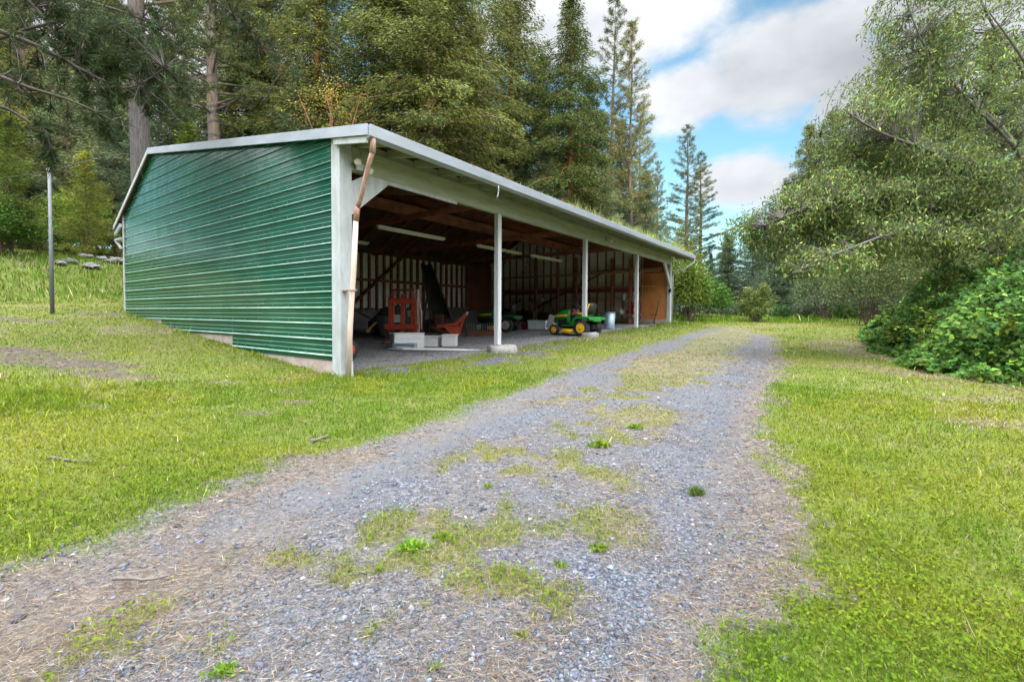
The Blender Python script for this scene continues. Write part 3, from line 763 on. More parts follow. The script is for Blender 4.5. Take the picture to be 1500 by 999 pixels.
# ------------------------------------------------------------------ light pole
g = ground(77, 460)
t = thing('light_pole', 'tall thin grey metal pole standing on the lawn left of the barn', 'pole', tuple(g), 0)
hp = float(at_depth(72, 252, g[1])[2]-g[2])
MB().tube([(0, 0, -.2), (0, 0, hp*.6), (0, 0, hp*.6+.01), (0, 0, hp)], [.05, .048, .042, .04], 14).build('pipe', MT['pole'], t)
MB().tube([(0, 0, hp), (0, -.02, hp+.05), (0, -.05, hp+.08)], [.05, .055, .04], 10).build('weather_head', MT['galv'], t)
m = MB()
pts = [Vector((0, 0, hp)).lerp(Vector((-9, 3, hp+1.0)), f) - Vector((0, 0, 1.2*f*(1-f))) for f in np.linspace(0, 1, 14)]
m.tube(pts, .010, 5); m.build('wire', MT['black'], t)
m = MB(); m.tube([(0, 0, hp-.1), (.3, .3, hp+.3), (.9, 1.2, hp+.9), (1.7, 2.6, hp+1.6), (2.4, 4.0, hp+2.6)], .010, 5); m.build('wire', MT['black'], t)

# ------------------------------------------------------------------ rocks and sticks
def rock(loc, s, seed):
    r = np.random.default_rng(seed); m = MB(); n = 9; secs = []
    for f, z in ((.8, -.2), (1, .1), (.85, .5), (.45, .8)):
        secs.append([(s*f*(1+.3*r.standard_normal())*math.cos(2*math.pi*k/n)*1.3, s*f*(1+.25*r.standard_normal())*math.sin(2*math.pi*k/n), s*z*.8+.12*s*r.standard_normal()) for k in range(n)])
    m.loft(secs, smooth=False); o = m.build('grey_rock', MT['rock']); o.location = loc; return o
RL = ['large flat grey rock on the bank nearest the barn wall', 'pale angular rock lowest on the bank left of the barn', 'upright grey rock in the middle of the rubble pile', 'broad grey rock half sunk behind the lowest pale rock', 'long low rock at the left end of the rubble pile', 'small dark rock behind the light pole on the bank']
for k, (px, py, s) in enumerate(((283, 0, 0), (0, 0, 0))): pass
for k, (px, py, s) in enumerate(((168, 386, .30), (134, 394, .28), (124, 379, .24), (150, 382, .2), (104, 386, .22), (90, 389, .18))):
    g = ground(px, py); tag(rock((g[0], g[1], float(H(g[0], g[1]))+.1), s, 40+k), RL[k], 'rock', 'rocks on the bank left of the barn')
def stick(a, b, r, lab, seed):
    r_ = np.random.default_rng(seed); A = ground(*a); B = ground(*b); pts = []
    for f in np.linspace(0, 1, 9):
        p = A*(1-f)+B*f; pts.append((p[0]+.008*r_.standard_normal(), p[1]+.01*r_.standard_normal(), float(H(p[0], p[1]))+.018+.006*r_.standard_normal()))
    m = MB(); m.tube(pts, np.linspace(r, r*.5, 9), 7)
    tag(m.build('dry_stick', MT['stick']), lab, 'stick', 'sticks lying on the ground')
stick((162, 855), (258, 851), .009, 'pale stick lying across the gravel at lower left', 1)
stick((70, 674), (135, 680), .012, 'thin bleached stick lying in the left lawn', 2)
stick((455, 648), (480, 640), .02, 'short pale stick on the gravel edge below the barn corner', 3)
# ------------------------------------------------------------------ foliage
def nrm(a): return a/np.maximum(np.linalg.norm(a, axis=-1, keepdims=True), 1e-9)
def kites(c, d, L, W, r, tint, fold=.0):
    """leaf blades: base c, direction d, length L, width W; returns V,F,C"""
    n = len(c); d = nrm(d)
    s = nrm(np.cross(d, r.standard_normal((n, 3))))
    L = np.broadcast_to(np.asarray(L, float).reshape(-1, 1), (n, 1)); W = np.broadcast_to(np.asarray(W, float).reshape(-1, 1), (n, 1))
    V = np.stack([c, c+d*L*.45+s*W*.5, c+d*L, c+d*L*.45-s*W*.5], 1).reshape(-1, 3)
    F = np.arange(4*n).reshape(n, 4)
    return V, F, np.repeat(tint, 4, 0)
def leaves_obj(name, parts, m, parent):
    V = np.concatenate([p[0] for p in parts]); C = np.concatenate([p[2] for p in parts])
    o = 0; Fs = []
    for p in parts: Fs.append(p[1]+o); o += len(p[0])
    return link(name, np_mesh(name, V, np.concatenate(Fs), C), m, parent)
def tints(r, n, base, var=.3, hue=.25, clump=None):
    b = np.tile(np.asarray(base, float), (n, 1))
    k = np.exp(var*r.standard_normal((n, 1)))
    h = hue*r.standard_normal((n, 1))
    b = b*k*np.concatenate([1+h, np.ones((n, 1)), 1-.5*h], 1)
    if clump is not None: b = b*clump
    return np.clip(b, .003, .6)

def conifer(r, h, rad, base, kind, col_a, col_b, leaf=.26, wid=.075, dens=1.0, lean=0.0, trunk_r=.3, limbs=True, bark='bark', dead=0):
    """returns meshes (trunk MB, leaf parts)"""
    tm = MB(); nseg = 12
    zs = np.linspace(-.6, h*.99, nseg)
    wob = np.cumsum(.05*r.standard_normal((nseg, 2)), 0)*(.4 if kind == 'cedar' else .7)
    tx = lambda z: np.array([np.interp(z, zs, wob[:, 0])+lean*z, np.interp(z, zs, wob[:, 1])])
    tm.tube([(tx(z)[0], tx(z)[1], z) for z in zs], [max(.015, trunk_r*(1.25 if i == 0 else 1)*(1-max(z, 0)/h)**.8) for i, z in enumerate(zs)], 10)
    P = []
    nb = int(h*(7.5 if kind == 'cedar' else 4.2)*dens)
    for i in range(nb):
        t = base+(1-base)*((i+r.random())/nb)**.92
        z = h*t; q = (t-base)/(1-base)
        if kind == 'cedar': prof = (1-q)**.66*(.6+.4*min(1, q*6))+.03
        elif kind == 'pine': prof = (1-q)**.75*(.6+.4*min(1, q*5))+.05
        else: prof = (1-q)**.9*(.75+.25*min(1, q*4))+.04
        L = rad*prof*r.uniform(.55, 1.12)
        if kind == 'pine' and r.random() < .12: L *= 1.25
        a = i*2.39996+r.normal(0, .4)
        el = {'cedar': .15, 'pine': .22, 'young': .3}[kind]+.35*q+r.normal(0, .12)
        o = np.array([*tx(z), z]); hd = np.array([math.cos(a), math.sin(a), 0])
        k = max(4, int(L/.22)); s = np.linspace(.12, 1, k)
        drop = {'cedar': .42, 'pine': .10, 'young': .12}[kind]
        pts = o + hd*(s*L*math.cos(el))[:, None] + np.array([0, 0, 1])*(s*L*math.sin(el) - drop*L*s**2*(1 if kind != 'pine' else -.6))[:, None]
        if limbs and L > .5: tm.tube([o]+[pts[j] for j in range(0, k, max(1, k//4))]+[pts[-1]], np.linspace(max(.015, trunk_r*.2*(1-q)+.015), .008, 2+len(range(0, k, max(1, k//4)))), 4, False)
        if r.random() < dead: continue
        sd = np.cross(hd, [0, 0, 1])
        if kind == 'pine':
            sel = s > .35
            c0 = pts[sel]; m = len(c0)
            if m == 0: continue
            nt_ = 3
            cc = np.repeat(c0, nt_, 0) + sd*(r.uniform(-.38, .38, (m*nt_, 1))*L*.5*np.repeat(1.15-s[sel], nt_)[:, None]) + r.normal(0, .06, (m*nt_, 3))
            nl = 13
            d = r.standard_normal((len(cc)*nl, 3))*.75 + hd*.7 + np.array([0, 0, .45])
            c = np.repeat(cc, nl, 0)+.05*r.standard_normal((len(cc)*nl, 3))
        else:
            m = len(pts); nt_ = 4 if kind == 'cedar' else 4
            wl = np.repeat((.18+.5*np.sin(np.pi*np.clip(s*.92, 0, 1)))*min(L, 3.2)*.6, nt_)[:, None]
            cc = np.repeat(pts, nt_, 0) + sd*(r.uniform(-1, 1, (m*nt_, 1))*wl) + r.normal(0, .07, (m*nt_, 3))
            cc[:, 2] -= .12*abs(r.standard_normal(m*nt_))*(1.6 if kind == 'cedar' else .6)
            nl = 10
            c = np.repeat(cc, nl, 0)+.13*r.standard_normal((len(cc)*nl, 3))
            d = hd*.8+sd*r.normal(0, .8, (len(c), 1))+np.array([0, 0, -.6 if kind == 'cedar' else .1])+.22*r.standard_normal((len(c), 3))
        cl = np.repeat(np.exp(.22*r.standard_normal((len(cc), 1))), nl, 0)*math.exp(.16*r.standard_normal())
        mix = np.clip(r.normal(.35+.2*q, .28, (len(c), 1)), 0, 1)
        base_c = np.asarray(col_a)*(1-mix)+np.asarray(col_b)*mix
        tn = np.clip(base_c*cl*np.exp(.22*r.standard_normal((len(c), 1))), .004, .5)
        P.append(kites(c, d, leaf*r.uniform(.6, 1.3, len(c)), wid*r.uniform(.7, 1.3, len(c)), r, tn))
    return tm, P

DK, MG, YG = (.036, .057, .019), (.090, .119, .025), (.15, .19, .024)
def proto(name, kind, seed, bark='bark', **k):
    r = np.random.default_rng(seed)
    tm, P = conifer(r, kind=kind, **k)
    tme = bpy.data.meshes.new('trunk'); tme.from_pydata(tm.v, [], tm.f); tme.polygons.foreach_set('use_smooth', tm.sm); tme.update(); tme.materials.append(MT[bark])
    V = np.concatenate([p[0] for p in P]); C = np.concatenate([p[2] for p in P]); F = np.arange(len(V)).reshape(-1, 4)
    cme = np_mesh('crown', V, F, C); cme.materials.append(MT['needle'])
    return name, tme, cme
PR = {}
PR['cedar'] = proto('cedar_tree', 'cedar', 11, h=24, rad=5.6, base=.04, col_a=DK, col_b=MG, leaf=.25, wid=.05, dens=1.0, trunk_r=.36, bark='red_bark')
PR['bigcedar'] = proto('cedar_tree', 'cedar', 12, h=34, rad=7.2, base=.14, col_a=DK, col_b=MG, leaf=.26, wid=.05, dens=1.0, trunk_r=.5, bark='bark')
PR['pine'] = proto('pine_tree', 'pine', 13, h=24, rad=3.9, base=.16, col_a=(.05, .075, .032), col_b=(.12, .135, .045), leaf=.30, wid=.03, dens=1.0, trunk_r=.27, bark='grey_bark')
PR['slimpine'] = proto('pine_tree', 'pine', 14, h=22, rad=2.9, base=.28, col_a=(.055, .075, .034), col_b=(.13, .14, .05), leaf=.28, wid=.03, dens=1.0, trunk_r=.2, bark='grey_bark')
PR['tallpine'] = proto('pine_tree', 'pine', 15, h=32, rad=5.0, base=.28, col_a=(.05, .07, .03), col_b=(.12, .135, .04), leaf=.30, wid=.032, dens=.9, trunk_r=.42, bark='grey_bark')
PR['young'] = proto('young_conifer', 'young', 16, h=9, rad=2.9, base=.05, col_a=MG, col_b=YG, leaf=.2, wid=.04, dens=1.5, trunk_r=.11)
PR['fir'] = proto('fir_tree', 'young', 17, h=18, rad=6.0, base=.03, col_a=(.065, .10, .06), col_b=(.105, .15, .075), leaf=.26, wid=.05, dens=1.6, trunk_r=.24)  # lighter, bluish needle colours stand in for haze over the far trees
RADK = {'cedar': 4.6, 'bigcedar': 1.5, 'pine': 1.2, 'slimpine': 1.0, 'tallpine': 1.2, 'young': 2.5, 'fir': 5.2}
def clear(px, Z, rr):
    while True:
        u, v = uv((px-750)/F_PX*Z, Z)
        if not (-.3-rr < u < 19.6+rr and -1.2-rr < v < 12.4+rr): return Z
        Z += .4
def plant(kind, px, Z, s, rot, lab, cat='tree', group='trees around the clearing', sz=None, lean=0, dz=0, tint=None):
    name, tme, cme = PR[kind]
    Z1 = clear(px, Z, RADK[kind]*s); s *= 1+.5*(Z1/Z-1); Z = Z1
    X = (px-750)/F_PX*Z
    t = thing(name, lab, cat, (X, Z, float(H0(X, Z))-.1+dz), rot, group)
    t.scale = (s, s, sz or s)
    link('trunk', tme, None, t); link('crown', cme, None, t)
    return t

# the trees one can tell apart
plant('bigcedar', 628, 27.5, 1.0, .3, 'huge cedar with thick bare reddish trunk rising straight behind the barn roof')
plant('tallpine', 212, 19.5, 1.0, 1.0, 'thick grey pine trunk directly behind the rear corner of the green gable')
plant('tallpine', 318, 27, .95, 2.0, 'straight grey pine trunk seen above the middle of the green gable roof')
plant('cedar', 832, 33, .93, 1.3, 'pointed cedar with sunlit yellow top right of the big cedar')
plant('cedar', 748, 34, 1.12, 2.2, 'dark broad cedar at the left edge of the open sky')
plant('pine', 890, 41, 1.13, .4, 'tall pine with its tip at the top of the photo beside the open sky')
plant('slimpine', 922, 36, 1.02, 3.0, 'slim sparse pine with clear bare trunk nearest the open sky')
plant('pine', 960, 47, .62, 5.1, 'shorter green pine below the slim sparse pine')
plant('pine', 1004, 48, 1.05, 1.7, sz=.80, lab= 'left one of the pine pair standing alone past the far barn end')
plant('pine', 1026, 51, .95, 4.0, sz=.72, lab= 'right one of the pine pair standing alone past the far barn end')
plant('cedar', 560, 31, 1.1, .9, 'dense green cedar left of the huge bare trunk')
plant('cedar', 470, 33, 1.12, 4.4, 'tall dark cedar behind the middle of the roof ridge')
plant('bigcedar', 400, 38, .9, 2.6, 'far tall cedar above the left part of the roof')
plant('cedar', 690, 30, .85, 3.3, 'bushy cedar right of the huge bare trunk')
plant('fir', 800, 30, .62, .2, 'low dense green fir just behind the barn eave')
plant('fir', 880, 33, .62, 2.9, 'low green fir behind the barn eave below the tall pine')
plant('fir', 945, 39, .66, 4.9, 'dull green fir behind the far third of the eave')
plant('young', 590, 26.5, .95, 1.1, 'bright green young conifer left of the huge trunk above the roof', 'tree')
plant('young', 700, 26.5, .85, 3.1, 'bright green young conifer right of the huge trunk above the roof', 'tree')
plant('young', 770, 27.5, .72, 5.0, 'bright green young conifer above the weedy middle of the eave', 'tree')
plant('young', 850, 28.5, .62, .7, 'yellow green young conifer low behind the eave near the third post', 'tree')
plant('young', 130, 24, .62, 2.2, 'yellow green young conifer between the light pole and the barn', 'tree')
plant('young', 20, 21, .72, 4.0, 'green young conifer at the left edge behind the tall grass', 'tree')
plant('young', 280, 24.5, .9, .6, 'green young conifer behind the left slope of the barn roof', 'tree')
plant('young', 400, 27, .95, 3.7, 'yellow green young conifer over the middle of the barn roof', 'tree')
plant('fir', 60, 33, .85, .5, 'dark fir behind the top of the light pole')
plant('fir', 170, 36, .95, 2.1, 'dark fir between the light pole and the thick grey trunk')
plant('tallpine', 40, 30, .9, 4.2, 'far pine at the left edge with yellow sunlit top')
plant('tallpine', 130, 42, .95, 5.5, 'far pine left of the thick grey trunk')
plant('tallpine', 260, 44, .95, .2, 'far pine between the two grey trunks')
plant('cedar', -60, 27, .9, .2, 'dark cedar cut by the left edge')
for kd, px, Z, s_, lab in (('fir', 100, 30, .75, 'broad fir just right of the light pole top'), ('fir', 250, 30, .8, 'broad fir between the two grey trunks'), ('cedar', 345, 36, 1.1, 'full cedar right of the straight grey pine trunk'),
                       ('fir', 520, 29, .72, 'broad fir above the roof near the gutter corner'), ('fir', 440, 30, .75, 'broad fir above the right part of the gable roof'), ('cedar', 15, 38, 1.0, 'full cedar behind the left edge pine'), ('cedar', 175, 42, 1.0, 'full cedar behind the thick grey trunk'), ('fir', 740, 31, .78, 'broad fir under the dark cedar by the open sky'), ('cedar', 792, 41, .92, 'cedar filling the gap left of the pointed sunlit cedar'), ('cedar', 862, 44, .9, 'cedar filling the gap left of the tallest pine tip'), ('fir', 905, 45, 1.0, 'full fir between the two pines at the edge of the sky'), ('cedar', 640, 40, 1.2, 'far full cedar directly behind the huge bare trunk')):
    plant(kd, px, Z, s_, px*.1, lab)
# dark wall of trees at the end of the clearing
E_ = [('fir', 1068, 44, .62, 'blue green fir left in the dark wall at the end of the drive'), ('fir', 1100, 47, .70, 'second fir in the dark wall behind the lone bush'),
      ('cedar', 1128, 50, .60, 'narrow cedar in the dark wall behind the lone bush'), ('cedar', 1180, 42, .80, 'dark conifer rising left of the grey green broadleaf tree'),
      ('fir', 1150, 40, .60, 'low fir in front of the dark conifer at the end of the drive'), ('cedar', 1215, 38, .78, 'dark conifer half hidden behind the broadleaf crown'),
      ('fir', 1205, 36, .55, 'dark low fir above the small grey shrubs'), ('fir', 1262, 33, .60, 'dark fir behind the left end of the bramble'),
      ('cedar', 1290, 40, .95, 'tall conifer deep behind the broadleaf crown'), ('cedar', 1360, 36, .95, 'conifer behind the middle of the bramble'),
      ('fir', 1330, 28, .6, 'fir close behind the middle of the bramble'), ('cedar', 1440, 34, .9, 'conifer behind the right part of the bramble'), ('fir', 1420, 26, .6, 'fir close behind the right part of the bramble'),
      ('cedar', 1520, 30, .9, 'conifer at the right edge behind the bramble'), ('fir', 1040, 52, .5, 'small far fir under the pine pair')]
TOPY = {1068: (345, 1.0), 1100: (328, 1.0), 1128: (308, .75), 1180: (185, .95), 1150: (268, .95), 1215: (165, .9), 1205: (240, .9), 1040: (372, .7)}
for k, (kd, px, Z, s, lab) in enumerate(E_):
    sz = None
    if px in TOPY:
        h_ = {'cedar': 24, 'fir': 18}[kd]; y_, w_ = TOPY[px]
        sz = (CAMZ+(460-y_)/F_PX*Z+.4-float(H0((px-750)/F_PX*Z, Z)))/h_; s = max(sz, s*w_)
    plant(kd, px, Z, s, k*1.7, lab, dz=-.3, sz=sz)
# farther rows closing the wood
far = np.random.default_rng(77)
k = 0
for px in list(range(-330, 640, 120)) + list(range(640, 1000, 62)) + list(range(1070, 1800, 60)):
    Z = far.uniform(52, 64); kd = ['cedar', 'fir', 'pine', 'cedar'][k % 4]
    if 980 < px: s = .42; kd = ['fir', 'cedar'][k % 2]
    else: s = far.uniform(.75, 1.0)
    if px > 1200: s = far.uniform(.7, .95)
    plant(kd, px+far.uniform(-18, 18), Z, s, far.uniform(0, 6), 'distant conifer in the back row of the wood', group='back row of the wood')
    k += 1

# ---- broad leaves
def leafy(r, centers, n_per, spread, base, L, W, droop=.2, var=.3, hue=.2, up=0):
    c = np.repeat(centers, n_per, 0); n = len(c)
    c = c + r.normal(0, 1, (n, 3))*np.asarray(spread)
    d = r.standard_normal((n, 3)); d[:, 2] = d[:, 2]*.5 - droop
    cl = np.repeat(np.exp(.25*r.standard_normal((len(centers), 1))), n_per, 0)
    return kites(c, d, L*r.uniform(.6, 1.25, n), W*r.uniform(.7, 1.2, n), r, tints(r, n, base, var, hue, cl))
def shrub(name, px, Z, w, h, base, lab, seed, L=.1, W=.055, n=900, per=9, group=None, cat='shrub', stem='bark'):
    r = np.random.default_rng(seed); Z = clear(px, Z, w*1.2 if px > 200 else 0); X = (px-750)/F_PX*Z
    t = thing(name, lab, cat, (X, Z, float(H0(X, Z))-.05), 0, group)
    ph = r.uniform(0, 2*np.pi, n); ct = r.uniform(-.3, 1, n); rr = r.uniform(.35, 1, n)**.5
    lob = 1+.28*np.sin(ph*3+seed)+.2*np.sin(ph*5+2*seed)*ct
    st = np.sqrt(1-np.clip(ct, -1, 1)**2)
    c = np.stack([w*rr*lob*st*np.cos(ph), w*.8*rr*lob*st*np.sin(ph), h*.5+h*.5*rr*lob*ct], 1)
    c[:, 2] = np.maximum(c[:, 2], .05)
    V, F, C = leafy(r, c, per, (.09*w, .09*w, .07*h), base, L, W)
    leaves_obj('foliage', [(V, F, C)], MT['leaf'], t)
    m = MB()
    for k in range(14):
        q = c[r.integers(n)]; m.tube([(r.normal(0, .1*w), r.normal(0, .1*w), 0), (q[0]*.4, q[1]*.4, q[2]*.5), tuple(q)], [.03, .02, .008], 5, False)
    m.build('stem', MT[stem], t)
    return t
SG = 'shrubs at the edge of the clearing'
shrub('broadleaf_shrub', 1008, 27, 1.1, 3.6, (.12, .19, .03), 'bright green shrub hugging the far end of the barn', 1, .14, .08, 1100, group=SG)
shrub('broadleaf_shrub', 1030, 31, 1.5, 2.6, (.07, .15, .025), 'round green shrub one step right of the far barn end', 2, .14, .08, 1100, group=SG)
shrub('broadleaf_shrub', 1000, 33, 1.3, 6.0, (.14, .16, .04), 'tall pale yellow green shrub behind the far barn corner', 3, .14, .07, 1100, group=SG)
shrub('broadleaf_shrub', 996, 30, 1.2, 1.4, (.10, .14, .09), 'low grey green shrub at the foot of the far barn corner', 4, .1, .06, 700, group=SG)
shrub('broadleaf_shrub', 1065, 36, 1.6, 1.2, (.07, .11, .06), 'low dull shrub left of the lone upright bush', 5, .1, .06, 600, group=SG)
shrub('broadleaf_shrub', 1145, 31, .5, 1.0, (.06, .11, .035), 'small dark green shrub right of the lone upright bush', 6, .09, .05, 350, group=SG)
shrub('broadleaf_shrub', 1185, 32, .8, 1.7, (.12, .14, .09), 'pale grey shrub in the middle of the far grass edge', 7, .1, .05, 500, group=SG)
shrub('broadleaf_shrub', 1235, 30, .9, 1.0, (.09, .15, .04), 'green weedy shrub near the left end of the bramble', 8, .1, .06, 450, group=SG)
shrub('broadleaf_shrub', 1160, 36, 2.2, 1.1, (.06, .10, .05), 'wide low dark shrub behind the small far shrubs', 9, .1, .06, 700, group=SG)
shrub('broadleaf_shrub', 60, 25, 1.6, 1.8, (.06, .11, .02), 'dark low bush behind the tall grass left of the pole', 10, .12, .07, 900, group=SG)
shrub('broadleaf_shrub', 0, 20.5, 1.3, 2.4, (.06, .12, .02), 'green bush cut by the left edge behind the tall grass', 11, .12, .07, 1000, group=SG)
shrub('broadleaf_shrub', 175, 27, 1.6, 2.2, (.08, .09, .02), 'brownish low bush beside the rear barn corner', 12, .1, .05, 800, group=SG)
shrub('broadleaf_shrub', 110, 27, 1.8, 3.4, (.12, .17, .02), 'yellow green tall bush behind the light pole', 13, .13, .07, 1100, group=SG)
shrub('broadleaf_shrub', 545, 26, 1.5, 7.2, (.10, .13, .03), 'loose yellowish shrub showing above the roof left of the huge trunk', 14, .14, .06, 800, group=SG)
shrub('broadleaf_shrub', 655, 25.5, 1.3, 6.2, (.09, .15, .03), 'green shrub showing above the roof right at the huge trunk', 15, .14, .07, 800, group=SG)
shrub('broadleaf_shrub', 820, 27, 1.6, 4.2, (.09, .17, .03), 'bright green shrub peeping over the weedy eave', 16, .14, .07, 900, group=SG)
shrub('broadleaf_shrub', 915, 28, 1.5, 3.8, (.10, .16, .04), 'pale green shrub over the far third of the eave', 17, .14, .07, 900, group=SG)
shrub('broadleaf_shrub', 750, 27, 1.5, 4.6, (.10, .17, .03), 'leafy green shrub over the middle of the eave', 18, .14, .07, 900, group=SG)
shrub('broadleaf_shrub', 1275, 24, 1.9, 4.6, (.12, .16, .06), 'tall grey green shrub filling the shade left of the bramble', 30, .14, .06, 1200, group=SG)
shrub('broadleaf_shrub', 1345, 21, 2.0, 5.0, (.11, .15, .05), 'tall shrub rising behind the middle of the bramble', 31, .13, .055, 1300, group=SG)
shrub('broadleaf_shrub', 1425, 18, 2.0, 4.8, (.12, .15, .05), 'tall olive shrub rising behind the right part of the bramble', 32, .12, .05, 1400, group=SG)
shrub('broadleaf_shrub', 1490, 15.5, 1.8, 4.6, (.11, .16, .045), 'tall shrub at the right edge behind the bramble', 33, .11, .045, 1400, group=SG)
shrub('broadleaf_shrub', 1205, 29, 1.9, 3.6, (.10, .14, .065), 'dull green shrub under the left tip of the broadleaf tree', 34, .13, .06, 1000, group=SG)
shrub('broadleaf_shrub', 1140, 38, 2.4, 4.2, (.085, .125, .07), 'blue green bushy growth in the dark wall beyond the lone bush', 35, .15, .06, 1200, group=SG)
shrub('broadleaf_shrub', 150, 31, 2.6, 2.8, (.07, .11, .025), 'wide green shrub in the wood behind the rocks on the bank', 36, .14, .07, 1200, group=SG)
shrub('broadleaf_shrub', 215, 29, 2.2, 2.8, (.09, .13, .025), 'yellow green shrub partly hidden by the rear barn corner', 37, .14, .07, 1100, group=SG)
# lone bush, an upright little conifer with grey stems
r = np.random.default_rng(5); X = (1108-750)/F_PX*27
t = thing('small_bush', 'lone upright green bush with bare grey stems at the end of the drive', 'bush', (X, 27, float(H0(X, 27))))
c = []; m = MB()
for (dx, top, n_) in ((-.55, 1.85, 200), (-.1, 1.7, 160), (.45, 2.15, 150), (1.0, 1.5, 40), (-1.0, 1.2, 90)):
    m.tube([(0, 0, 0), (dx*.4, 0, top*.35), (dx, 0, top)], [.08, .05, .015], 6)
    f = r.uniform(.3, 1, n_)[:, None]; c.append(np.array([[dx, 0, top]])*f + r.normal(0, 1, (n_, 3))*np.array([.24, .24, .12])*(1.2-f))
leaves_obj('foliage', [leafy(r, np.concatenate(c), 14, .10, (.13, .17, .045), .15, .04, -.4)], MT['leaf'], t); m.build('stem', MT['grey_bark'], t)

# ---- red barked madrone behind the ridge
r = np.random.default_rng(6); Z = 25; X = (487-750)/F_PX*Z; z0 = float(H0(X, Z))
t = thing('madrone_tree', 'reddish bare trunked madrone with thin yellowing leaves behind the roof', 'tree', (X, Z, z0))
m = MB(); ends = []
for k in range(9):
    a = r.uniform(0, 6.28); p0 = np.array([0, 0, 5.5+.4*k]); e = p0+np.array([math.cos(a)*r.uniform(.6, 1.8), math.sin(a)*r.uniform(.5, 1.5), r.uniform(1.5, 4)])
    mid = (p0+e)/2+r.normal(0, .25, 3); m.tube([p0, mid, e], [.07, .04, .012], 6, False); ends += [mid*(1-f)+e*f for f in np.linspace(.2, 1, 6)]
m.tube([(0, 0, 0), (.1, 0, 3), (-.05, 0, 6), (.1, 0, 9.5)], [.17, .14, .11, .04], 8)
m.build('trunk', MT['red_bark'], t)
leaves_obj('crown', [leafy(r, np.array(ends), 45, (.4, .4, .35), (.20, .17, .04), .13, .055)], MT['leaf'], t)

# ---- foreground broadleaf tree at the right
r = np.random.default_rng(21); tx_, ty_ = 13.8, 12.5; tz = float(H0(tx_, ty_))
t = thing('broadleaf_tree', 'large grey green broadleaf tree with long drooping branches filling the upper right', 'tree', (tx_, ty_, tz))
base = np.array([tx_, ty_, tz]); m = MB(); tw = m
limb_pts = []
def limb(pts, r0, r1):
    pts = [np.array(p, float) for p in pts]
    n = 14; T = np.linspace(0, len(pts)-1, n); out = []
    for q in T:
        i = min(int(q), len(pts)-2); f = q-i
        p0, p1, p2, p3 = pts[max(i-1, 0)], pts[i], pts[i+1], pts[min(i+2, len(pts)-1)]
        out.append(.5*((2*p1)+(-p0+p2)*f+(2*p0-5*p1+4*p2-p3)*f*f+(-p0+3*p1-3*p2+p3)*f**3))
    m.tube(out, np.linspace(r0, r1, n), 7, False)
    limb_pts.extend(out[3:])
W_ = lambda px, py, Z: at_depth(px, py, Z)-base
J = np.array([0, 0, 2.2])
m.tube([(0, 0, -.3), (.05, 0, 1.2), tuple(J), (.3, .2, 5), (.6, .5, 9.5)], [.42, .36, .28, .13, .04], 10)
limb_pts.extend([np.array([.3, .2, 5.]), np.array([.5, .4, 8.])])
limb([J, W_(1505, 315, 11.5), W_(1390, 235, 10.8), W_(1290, 195, 10.4), W_(1235, 160, 10.2)], .085, .008)
limb([J*1.4, W_(1500, 240, 11.5), W_(1420, 150, 11.2), W_(1350, 60, 11), W_(1320, -30, 11)], .055, .008)
limb([J*1.2, W_(1500, 350, 12), W_(1350, 300, 11), W_(1230, 290, 10.6), W_(1120, 330, 10.6)], .08, .007)
limb([J, W_(1480, 380, 11), W_(1340, 340, 10.2), W_(1230, 370, 9.9), W_(1160, 400, 9.8)], .06, .006)
limb([J*1.9, W_(1510, 140, 12), W_(1450, 30, 12), W_(1400, -80, 12)], .06, .01)
limb([J*1.9, W_(1480, 200, 13.5), W_(1380, 120, 14), W_(1290, 70, 14.2)], .06, .008)
limb([J*1.5, W_(1450, 280, 13.5), W_(1300, 230, 14), W_(1200, 200, 14)], .11, .02)
limb([J*1.1, W_(1420, 330, 14), W_(1280, 330, 14.5), W_(1150, 360, 14.5)], .1, .015)
limb([J*1.3, W_(1560, 200, 10), W_(1500, 90, 9.6), W_(1450, 20, 9.5)], .055, .01)
limb_pts = np.array(limb_pts)
# twig ends fill an uneven crown envelope given by a few lobes (pixel centre, depth, half sizes in metres)
lobes = [(1420, 120, 11.5, 2.1, 1.9, 1.9, 170), (1330, 130, 12, 1.5, 1.8, 1.6, 130), (1265, 190, 11.5, 1.0, 1.5, 1.2, 130), (1400, 10, 11.5, 2.2, 1.7, 1.5, 120), (1480, 220, 11, 1.7, 1.6, 1.8, 130),
         (1350, 270, 11.5, 2.0, 1.7, 1.1, 330), (1230, 300, 11.2, 1.6, 1.5, .9, 250), (1130, 345, 11.5, 1.15, 1.2, .6, 100), (1085, 335, 11.5, .6, .8, .35, 12), (1180, 310, 11.5, 1.0, 1.2, .8, 110), (1250, 260, 12, 1.0, 1.2, .8, 120), (1300, 350, 11, 1.8, 1.4, .7, 230), (1200, 385, 10.5, 1.0, 1.2, .35, 80), (1440, 330, 11, 1.4, 1.3, .8, 160), (1340, 60, 12, 1.3, 1.4, 1.2, 80), (1210, 240, 12, .6, 1.2, .6, 40)]
ctr = []
for px, py, Z, a, b, c_, n_ in lobes:
    g = r.standard_normal((n_, 3)); g = nrm(g)*r.uniform(.2, 1, (n_, 1))**.5
    g += .0
    ctr.append(W_(px, py, Z)+g*np.array([a, b, c_]))
ctr = np.concatenate(ctr)
LP = []
